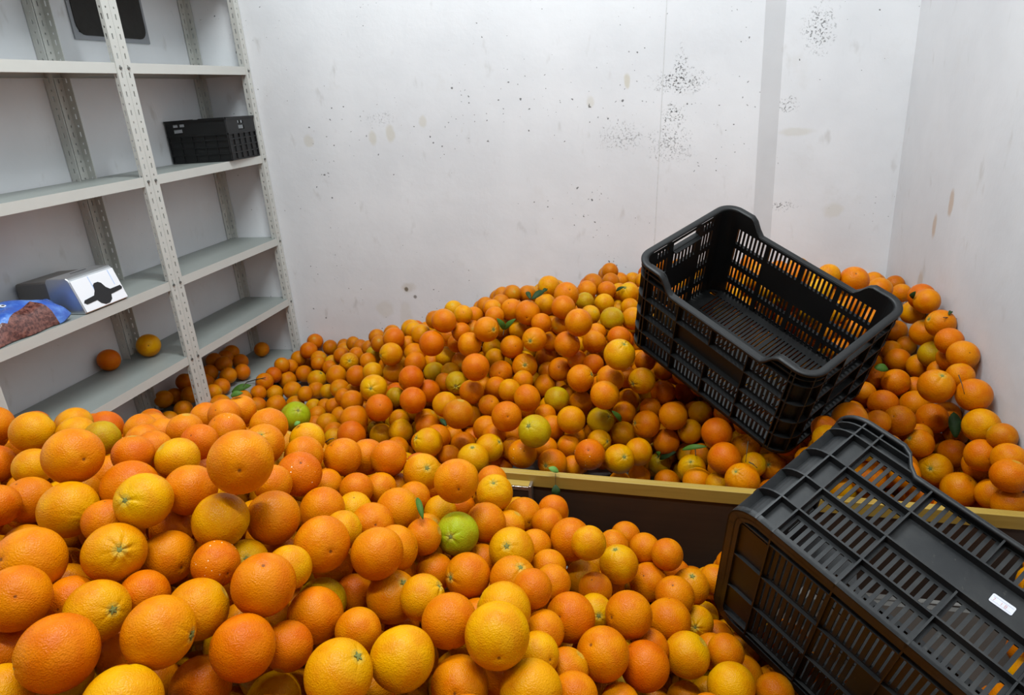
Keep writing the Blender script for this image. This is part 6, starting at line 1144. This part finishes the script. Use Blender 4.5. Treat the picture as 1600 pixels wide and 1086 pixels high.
2413 -343 153 317 1 905 -566 152 372 0 425 -957 152 336 0 1359 -1022 153 351 1 294 -1206 152 364 0 718 -506 155 328 0 1629 -1745 150 371 0 465 -1105 151 339 0 1353 -785 153 316 0 2367 -1013 136 311 2 458 -303 121 318 2 374 -848 133 314 2
1374 -906 134 314 0 479 -856 108 356 0 80 -959 110 316 3 522 -38 130 342 0 2144 -1156 122 328 2 1887 -1697 110 330 0 1982 -1674 129 368 0 959 -851 112 354 0 1824 -1425 145 341 0 2013 -748 113 316 0 2192 -1216 140 363 0 1733 -543 112 318 0
59 -1199 125 356 0 858 -500 115 364 1 2090 -1702 118 355 1 1837 -1614 101 367 0 2386 -1574 107 353 2 2058 -978 100 320 2 522 -933 104 334 3 1587 -1607 104 322 0 2103 -871 106 380 1 1049 -1124 129 339 3 698 -957 111 375 1 491 -185 115 326 0
2161 -1690 116 360 0 2293 -1094 107 333 0 1767 -784 113 318 0 357 -154 121 348 0 527 -485 138 337 1 2419 -802 106 358 3 404 -352 121 338 0 1706 -743 112 379 0 300 -854 105 352 0 2424 -890 115 342 1 1353 -742 103 363 1 1334 -816 107 318 1
1827 -814 101 368 0 2227 -772 103 331 1 2259 -515 110 340 0 2219 -1127 105 334 0 2328 -942 105 355 1 167 -703 102 362 1 1047 -1005 107 363 0 2343 -1728 105 364 0 2343 -387 104 356 2 1765 -641 111 322 2 2135 -1061 106 328 0 678 -67 125 317 0
1608 -915 109 352 0 2019 -1190 112 369 0 149 -899 114 326 0 2346 -744 112 330 2 278 -914 107 344 0 1511 -672 103 360 0 474 -418 107 355 1 1798 -524 138 368 0 1970 -1090 101 338 0 612 -748 116 327 0 2411 -1080 117 317 2 1377 -1190 114 317 3
1601 -1507 109 371 3 633 -1012 110 329 0 1198 -1261 107 343 1 1412 -1414 115 373 0 569 -441 103 342 1 1728 -1643 123 328 2 2314 -493 127 331 1 1927 -984 115 372 2 1685 -880 122 325 1 1669 -1801 139 343 3 168 -835 105 332 0 1796 -1766 109 312 2
2053 -1040 115 318 2 1746 -1449 125 358 3 1576 -837 107 315 0 1708 -1573 112 326 1 2348 -1118 135 330 1 1747 -1823 109 326 0 2318 -863 110 322 0 1892 -1789 112 363 0 1901 -1203 108 327 0 683 -760 100 336 0 1428 -920 103 336 0 2233 -1724 107 319 0
178 -968 110 358 1 558 -1012 141 329 0 618 -126 121 321 1 1768 -1546 119 314 1 2044 -927 125 329 2 1790 -871 106 368 0 2407 -1447 109 350 0 797 -994 113 352 1 326 -217 101 320 0 634 -934 102 326 2 1645 -791 106 324 1 494 -90 102 374 0
753 -684 137 327 1 1372 -1488 116 315 1 1749 -1697 101 344 1 601 -647 106 339 0 2395 -603 101 370 3 333 -36 108 318 1 1678 -549 128 311 0 2317 -1013 103 343 1 760 -929 116 375 0 2288 -1672 103 328 0 1739 -934 105 310 1 94 -1057 101 370 2
824 -854 105 356 1 854 -795 106 318 1 1673 -1725 101 316 0 1413 -1237 111 338 3 2293 -1196 102 331 0 1250 -1173 111 360 0 78 -826 111 313 3 424 -201 144 336 0 1644 -1395 108 331 2 1846 -1522 129 370 1 2118 -958 109 323 0 1791 -983 116 369 0
1338 -659 104 356 0 813 -738 110 318 2 1880 -948 136 312 1 1891 -821 122 316 0 877 -1043 115 316 0 436 -66 101 316 0 2371 -846 148 325 0 2060 -1246 111 319 1 921 -977 101 329 1 1454 -1831 105 357 0 2418 -1008 108 324 0 84 -898 102 339 2
1437 -800 144 367 0 1664 -1660 105 351 1 927 -765 111 343 3 1341 -1240 104 363 3 2022 -1724 110 358 1 1613 -1791 109 321 1 507 -349 116 329 0 1900 -1586 108 352 1 896 -866 101 349 1 1679 -1517 106 340 3 317 -304 100 374 1 652 -843 108 320 0
2402 -1684 106 341 1 1489 -1398 101 317 3 234 -861 108 373 3 2064 -1107 104 318 2 2003 -992 129 328 1 2076 -742 101 355 0 1143 -1193 126 335 0 1201 -1053 101 336 1 1540 -1542 116 336 0 120 -748 109 321 0 1217 -1700 150 316 0 1948 -786 102 321 1
1198 -957 110 323 0 2380 -1172 102 333 1 2207 -1057 101 337 1 1831 -1038 127 330 1 1821 -733 102 316 1 1799 -1474 107 316 0 1953 -1171 101 312 0 2428 -1229 102 332 0 1755 -1415 54 337 0 406 -740 58 322 0 376 -162 59 312 0 1945 -902 51 368 0
1919 -1142 57 335 0 485 -529 68 369 0 1975 -722 66 350 0 2399 -966 64 374 0 1807 -486 71 375 0 2232 -1632 57 335 1 1222 -1198 51 377 2 1575 -771 80 318 0 2036 -1147 51 364 0 1171 -893 65 349 0 1694 -677 52 344 1 2079 -1758 75 311 0
2070 -1218 56 338 0 100 -625 53 374 1 1552 -933 57 315 0 1890 -785 71 355 2 2209 -566 74 313 0 2272 -1236 52 328 0 55 -1010 77 339 1 69 -1128 85 315 1 2357 -1629 84 344 0 1967 -1240 70 350 2 56 -721 74 336 2 2085 -1652 59 362 1
1733 -1543 57 323 1 1596 -1245 63 311 1 1519 -1433 52 325 1 1935 -1718 75 312 0 2047 -1070 56 366 0 1783 -704 56 357 0 1397 -870 90 336 2 199 -745 62 326 2 2364 -1119 69 350 3 2175 -1218 65 361 0 437 -273 55 350 0 2360 -699 51 377 2
1817 -1539 67 336 1 1729 -786 61 363 1 1895 -1243 58 324 0 399 -796 84 313 1 424 -469 70 336 1 293 -157 63 359 0 771 -879 53 344 2 1605 -816 50 354 2 2357 -1042 62 354 0 397 -412 93 370 1 2283 -1116 52 321 1 2329 -890 54 338 1
1726 -1752 56 377 3 1632 -728 69 348 0 583 -929 74 317 0 1919 -1521 73 316 0 130 -864 53 321 2 176 -663 52 344 0 1783 -1617 53 363 2 1297 -1221 56 351 2 1495 -865 90 333 2 1260 -1110 76 325 0 2341 -1179 55 312 0 1148 -1043 60 318 0
1974 -1022 85 333 1 2431 -1554 57 317 0 2356 -1244 56 313 1 655 -810 55 336 1 1953 -1621 84 357 1 2175 -1099 74 318 1 66 -845 52 361 1 1819 -1404 72 331 1 257 -82 54 353 0 2007 -1681 54 376 2 456 -781 56 336 0 1858 -1472 76 335 1
2265 -1056 64 315 1 1695 -945 62 323 0 570 -617 58 374 3 2114 -1162 58 339 0 1352 -1146 64 326 3 1448 -1231 60 316 1 2423 -1623 58 353 1 1712 -865 53 348 2 2273 -1719 55 377 1 2423 -1138 58 321 0 1849 -1657 51 370 0 2236 -907 64 347 1
691 -1016 83 322 0 530 -487 78 318 0 2119 -1242 89 330 0 1489 -1613 66 341 1 1164 -957 53 318 0 2397 -1491 61 336 2 109 -44 64 317 0 1311 -804 52 322 1 115 -989 64 378 3 201 -805 54 332 0 2114 -581 56 317 0 1690 -1395 66 347 0
109 -792 55 326 0 1639 -1573 68 322 0 830 -705 52 366 0 164 -583 51 310 1 691 -876 79 313 2 1968 -965 56 368 0 1727 -1661 50 366 3 970 -1007 70 312 0 196 -48 55 330 1 1535 -832 51 311 3 2159 -1661 58 340 0 2429 -881 52 345 0
111 -689 77 318 3 1802 -763 53 335 1 1654 -853 67 323 1 2039 -1006 51 315 1 345 -757 57 352 0 1930 -1058 66 323 2 384 -897 96 346 0 2424 -1062 63 315 2 2242 -1175 67 368 1 2335 -1681 55 357 1 532 -884 62 330 0 1010 -952 52 353 1
2101 -1030 68 336 1 1782 -929 57 340 2 1424 -1178 56 313 1 288 -794 50 359 2 1526 -1234 52 341 0 637 -891 56 323 0 1657 -1640 39 360 0 1350 -1077 36 320 0 518 -823 41 329 1 285 -563 36 374 1 312 -248 40 343 3 1692 -1584 41 328 1
1982 -1577 41 316 1 1209 -1051 36 328 0 2121 -1089 35 332 1 1543 -744 37 321 3 341 -686 44 327 2 1890 -1581 39 372 3 533 -569 43 312 1 2437 -794 36 321 1 1994 -1100 46 315 1 1985 -814 46 367 2 1788 -1470 39 326 0 161 -114 36 329 3
219 -614 39 341 0 50 -1087 47 320 0 2303 -1618 39 363 0 2123 -1726 40 373 1 1129 -1108 47 355 2 72 -932 42 329 3 2323 -964 39 374 0 114 -442 37 322 0 1666 -777 37 322 0 301 -638 46 362 0 1682 -1234 41 340 1 187 -185 43 349 3
1976 -1168 40 337 0 263 -690 36 325 0 657 -744 41 322 2 1912 -1669 43 341 0
"""      # x y z in mm, radius in tenths of a mm, tint number
raw = np.array([int(q) for q in HEAP.split()], float).reshape(-1, 5); raw[:, :3] *= 10
nu, nv = 18, 12
th = np.linspace(0, PI, nv + 1)[1:-1]; fi = np.arange(nu) * 2 * PI / nu
TV = np.array([(0, 0, 1)] + [(math.sin(t) * math.cos(p), math.sin(t) * math.sin(p), math.cos(t)) for t in th for p in fi] + [(0, 0, -1)])
TF = [(0, 1 + j, 1 + (j + 1) % nu) for j in range(nu)]
for i in range(nv - 2):
    a = 1 + i * nu
    for j in range(nu): TF += [(a + j, a + nu + j, a + nu + (j + 1) % nu), (a + j, a + nu + (j + 1) % nu, a + (j + 1) % nu)]
a = 1 + (nv - 2) * nu; TF += [(a + j, len(TV) - 1, a + (j + 1) % nu) for j in range(nu)]
TF = np.array(TF); nV = len(TV); N = len(raw)
allv = np.zeros((N, nV, 3)); allp = np.zeros((N, nV)); allc = np.ones((N, nV, 4)); codes = 'oyrdgG'
for i in range(N):
    q = RNG.normal(size=3); q /= np.linalg.norm(q); s = 1 - RNG.uniform(0, .06)
    V = TV + q * (TV @ q)[:, None] * (s - 1)
    allv[i] = raw[i, :3] / 10000 + V * raw[i, 3] / 10000
    q2 = RNG.normal(size=3); q2[2] -= .4; q2 /= np.linalg.norm(q2); allp[i] = TV @ q2
    allc[i, :, :3] = tint(codes[int(raw[i, 4])], rg)
me = bpy.data.meshes.new('orange_heap'); nF = len(TF)
me.vertices.add(N * nV); me.vertices.foreach_set('co', allv.ravel())
F = (TF[None] + (np.arange(N) * nV)[:, None, None]).reshape(-1)
me.loops.add(len(F)); me.loops.foreach_set('vertex_index', F.astype(np.int32))
me.polygons.add(N * nF); me.polygons.foreach_set('loop_start', (np.arange(N * nF) * 3).astype(np.int32))
me.polygons.foreach_set('use_smooth', np.ones(N * nF, bool)); me.update(calc_edges=True)
me.attributes.new('pole', 'FLOAT', 'POINT').data.foreach_set('value', allp.ravel())
me.attributes.new('tint', 'FLOAT_COLOR', 'POINT').data.foreach_set('color', allc.ravel())
me.materials.append(M_PEELS); ho = bpy.data.objects.new('orange_heap', me); COL.objects.link(ho)
tag(ho, 'mass of smaller and buried oranges that fills both piles', 'oranges', kind='stuff')

# ------------------------------------------------------------------ leaves and twigs
def leaf(base, tip, width, up, mat, curl=.15):
    base, tip, up = Vector(base), Vector(tip), Vector(up).normalized(); d = tip - base; Ln = d.length; d.normalize()
    side = d.cross(up).normalized(); up = side.cross(d).normalized(); b = bmesh.new(); n = 8; rows = []
    for i in range(n + 1):
        t = i / n; w = width * .5 * (math.sin(PI * min(1, t * .97 + .03)) ** .75) + .0004
        c = base + d * Ln * t + up * (curl * Ln * math.sin(PI * t))
        rows.append([b.verts.new(c + side * w * s + up * (.25 * w * abs(s) + h)) for h in (0, .0008) for s in (-1, 0, 1)])
    for A, B in zip(rows, rows[1:]):
        for q in ((0, 1), (1, 2)): b.faces.new((A[q[0]], A[q[1]], B[q[1]], B[q[0]])); b.faces.new((A[3 + q[0]], B[3 + q[0]], B[3 + q[1]], A[3 + q[1]]))
        b.faces.new((A[0], B[0], B[3], A[3])); b.faces.new((A[2], A[5], B[5], B[2]))
    for r_ in (rows[0], rows[-1]): b.faces.new((r_[0], r_[1], r_[4], r_[3])); b.faces.new((r_[1], r_[2], r_[5], r_[4]))
    return b
MATL = {'g': M_LEAF, 'd': M_LEAFD, 'l': M_LEAFL}
LEAVES = [
('leaf_sprig', 'sprig of two light green leaves standing up from the back pile', 'leaves', [('L', (1.1936, -0.7986, 0.492), (1.1771, -0.8185, 0.5361), 0.0177, (0.188, -0.734, 0.652), 'g'), ('L', (1.1754, -0.7174, 0.4633), (1.2156, -0.7255, 0.5032), 0.0164, (0.176, -0.736, 0.653), 'g'), ('T', (1.1713, -0.7079, 0.4644), (1.1745, -0.7443, 0.4533), 0.0031, (0.183, -0.73, 0.659), 't')]),
('leaf_sprig', 'dark green leaf cluster below the top orange at the back wall', 'leaves', [('L', (1.2635, -0.689, 0.5557), (1.2957, -0.6429, 0.5697), 0.0205, (0.147, -0.762, 0.631), 'd'), ('L', (1.2595, -0.6901, 0.556), (1.2413, -0.6556, 0.5714), 0.0144, (0.158, -0.76, 0.63), 'd'), ('L', (1.2817, -0.603, 0.5538), (1.295, -0.5789, 0.5577), 0.0127, (0.139, -0.766, 0.627), 'd')]),
('leaf_sprig', 'dark curled leaf over the green orange behind the board', 'leaves', [('L', (1.6701, -0.9901, 0.171), (1.7155, -0.9996, 0.2037), 0.0181, (-0.004, -0.659, 0.752), 'd'), ('L', (1.6647, -1.0026, 0.1903), (1.6717, -1.0143, 0.2095), 0.0144, (0.005, -0.66, 0.751), 'g'), ('T', (1.6701, -0.9861, 0.1687), (1.6929, -1.0043, 0.1928), 0.0025, (-0.0, -0.657, 0.754), 't')]),
('leaf_sprig', 'slender bright green leaf on a short stalk behind the board', 'leaves', [('L', (1.7273, -1.1328, 0.2846), (1.7883, -1.1439, 0.3032), 0.0131, (-0.032, -0.665, 0.746), 'g'), ('T', (1.7634, -1.0438, 0.2428), (1.7641, -1.0781, 0.2386), 0.0034, (-0.033, -0.662, 0.749), 't')]),
('leaf', 'small green leaf lying on the top rail of the wooden partition', 'leaf', [('L', (1.4088, -1.319, 0.322), (1.4331, -1.3176, 0.3103), 0.014, (0.116, -0.637, 0.762), 'l')]),
('leaf_sprig', 'small leaf hanging from the wooden rail by a thread', 'leaves', [('L', (1.4281, -1.3405, 0.256), (1.4261, -1.3303, 0.2836), 0.0201, (0.112, -0.622, 0.775), 'd'), ('T', (1.4258, -1.3215, 0.3086), (1.4262, -1.3314, 0.2825), 0.0015, (0.113, -0.63, 0.768), 't')]),
('leaf', 'green leaf standing on edge between two oranges of the front pile', 'leaf', [('L', (1.2669, -1.7958, 0.5352), (1.2874, -1.8309, 0.5168), 0.0098, (0.249, -0.577, 0.778), 'g')]),
('leaf', 'narrow dark leaf on the greenish orange above the board', 'leaf', [('L', (1.5411, -1.0499, 0.349), (1.5635, -1.0282, 0.3059), 0.0141, (0.052, -0.685, 0.726), 'g')]),
('leaf', 'wide dark olive leaf upright between oranges near the right wall', 'leaf', [('L', (2.4146, -0.9792, 0.2713), (2.4211, -0.9265, 0.319), 0.0283, (-0.268, -0.652, 0.709), 'd')]),
('leaf', 'small withered leaf between oranges near the back right corner', 'leaf', [('L', (2.3861, -0.6135, 0.5359), (2.3862, -0.6357, 0.5638), 0.0149, (-0.246, -0.74, 0.626), 'd')]),
('leaf_sprig', 'withered twig poking out against the right wall', 'twig', [('T', (2.4254, -0.7523, 0.5227), (2.4734, -0.7152, 0.5069), 0.0028, (-0.274, -0.718, 0.64), 't'), ('L', (2.4417, -0.7397, 0.5261), (2.4574, -0.716, 0.5277), 0.0089, (-0.274, -0.721, 0.636), 'd')]),
('leaf_sprig', 'leafy twig lying at the edge of the bottom shelf heap', 'leaves', [('L', (0.0051, -0.5646, 0.1351), (0.0639, -0.5139, 0.1449), 0.0281, (0.441, -0.592, 0.674), 'g'), ('L', (0.8183, -1.6287, 0.6363), (0.8424, -1.6212, 0.6408), 0.0117, (0.444, -0.586, 0.677), 'g'), ('T', (-0.0344, -0.4029, 0.1076), (0.0585, -0.4045, 0.1312), 0.0054, (0.431, -0.605, 0.67), 't'), ('T', (0.135, -0.6345, 0.2136), (0.139, -0.6679, 0.21), 0.0048, (0.439, -0.597, 0.671), 't')]),
('leaf', 'tiny dark leaf tucked beside a big orange, left of the board end', 'leaf', [('L', (1.0878, -1.1617, 0.361), (1.1108, -1.1808, 0.3505), 0.0121, (0.239, -0.648, 0.724), 'd')]),
('leaf', 'bright green leaf scrap on the lime-green orange', 'leaf', [('L', (0.9745, -1.6679, 0.5962), (0.9823, -1.658, 0.5999), 0.0075, (0.384, -0.594, 0.707), 'l')]),
('twig', 'dark bent twig behind the front pile crest', 'twig', [('T', (1.0368, -1.6698, 0.5637), (1.0567, -1.6709, 0.5736), 0.0027, (0.35, -0.595, 0.723), 't')]),
('leaf', 'curled dark leaf on the yellow orange touching the upright crate', 'leaf', [('L', (1.5109, -0.4204, 0.5042), (1.5403, -0.4301, 0.523), 0.0111, (0.052, -0.776, 0.628), 'd')]),
('leaf', 'vivid green leaf between oranges right of the upright crate', 'leaf', [('L', (2.2551, -0.7963, 0.3886), (2.2908, -0.8003, 0.3833), 0.0233, (-0.213, -0.702, 0.68), 'g')]),
('twig', 'thin brown stalk lying over an orange by the right wall', 'twig', [('T', (2.3839, -1.0099, 0.4593), (2.3856, -1.0544, 0.4281), 0.0025, (-0.277, -0.676, 0.683), 't')]),
('twig', 'thin dark twig standing below the upright crate', 'twig', [('T', (1.8786, -1.2048, 0.3554), (1.8698, -1.2513, 0.3256), 0.0027, (-0.084, -0.661, 0.746), 't')]),
('twig', 'short dark twig lying left of the toppled crate corner', 'twig', [('T', (1.8776, -1.247, 0.3235), (1.8968, -1.2491, 0.3103), 0.0033, (-0.09, -0.651, 0.754), 't')])]
for name, label, cat, parts in LEAVES:
    if len(parts) == 1:
        kind, p, q, w_, up, m_ = parts[0]; b = leaf(p, q, w_, up, MATL[m_]) if kind == 'L' else None
        if b is None: b = bmesh.new(); tube(b, [p, tuple((Vector(p) + Vector(q)) / 2 + Vector(up) * .006), q], w_ / 2, w_ / 3)
        tag(mk(name, b, MATL.get(m_, M_TWIG), smooth=True), label, cat)
    else:
        root = empty(name, parts[0][1]); tag(root, label, cat); P0 = Vector(parts[0][1])
        for kind, p, q, w_, up, m_ in parts:
            p, q = Vector(p) - P0, Vector(q) - P0
            if kind == 'L': mk('leaf_blade', leaf(p, q, w_, up, None), MATL[m_], root, smooth=True)
            else:
                b = bmesh.new(); tube(b, [p, (p + q) / 2 + Vector(up) * .004, q], w_ / 2, w_ / 3); mk('twig_stem', b, M_TWIG, root, smooth=True)
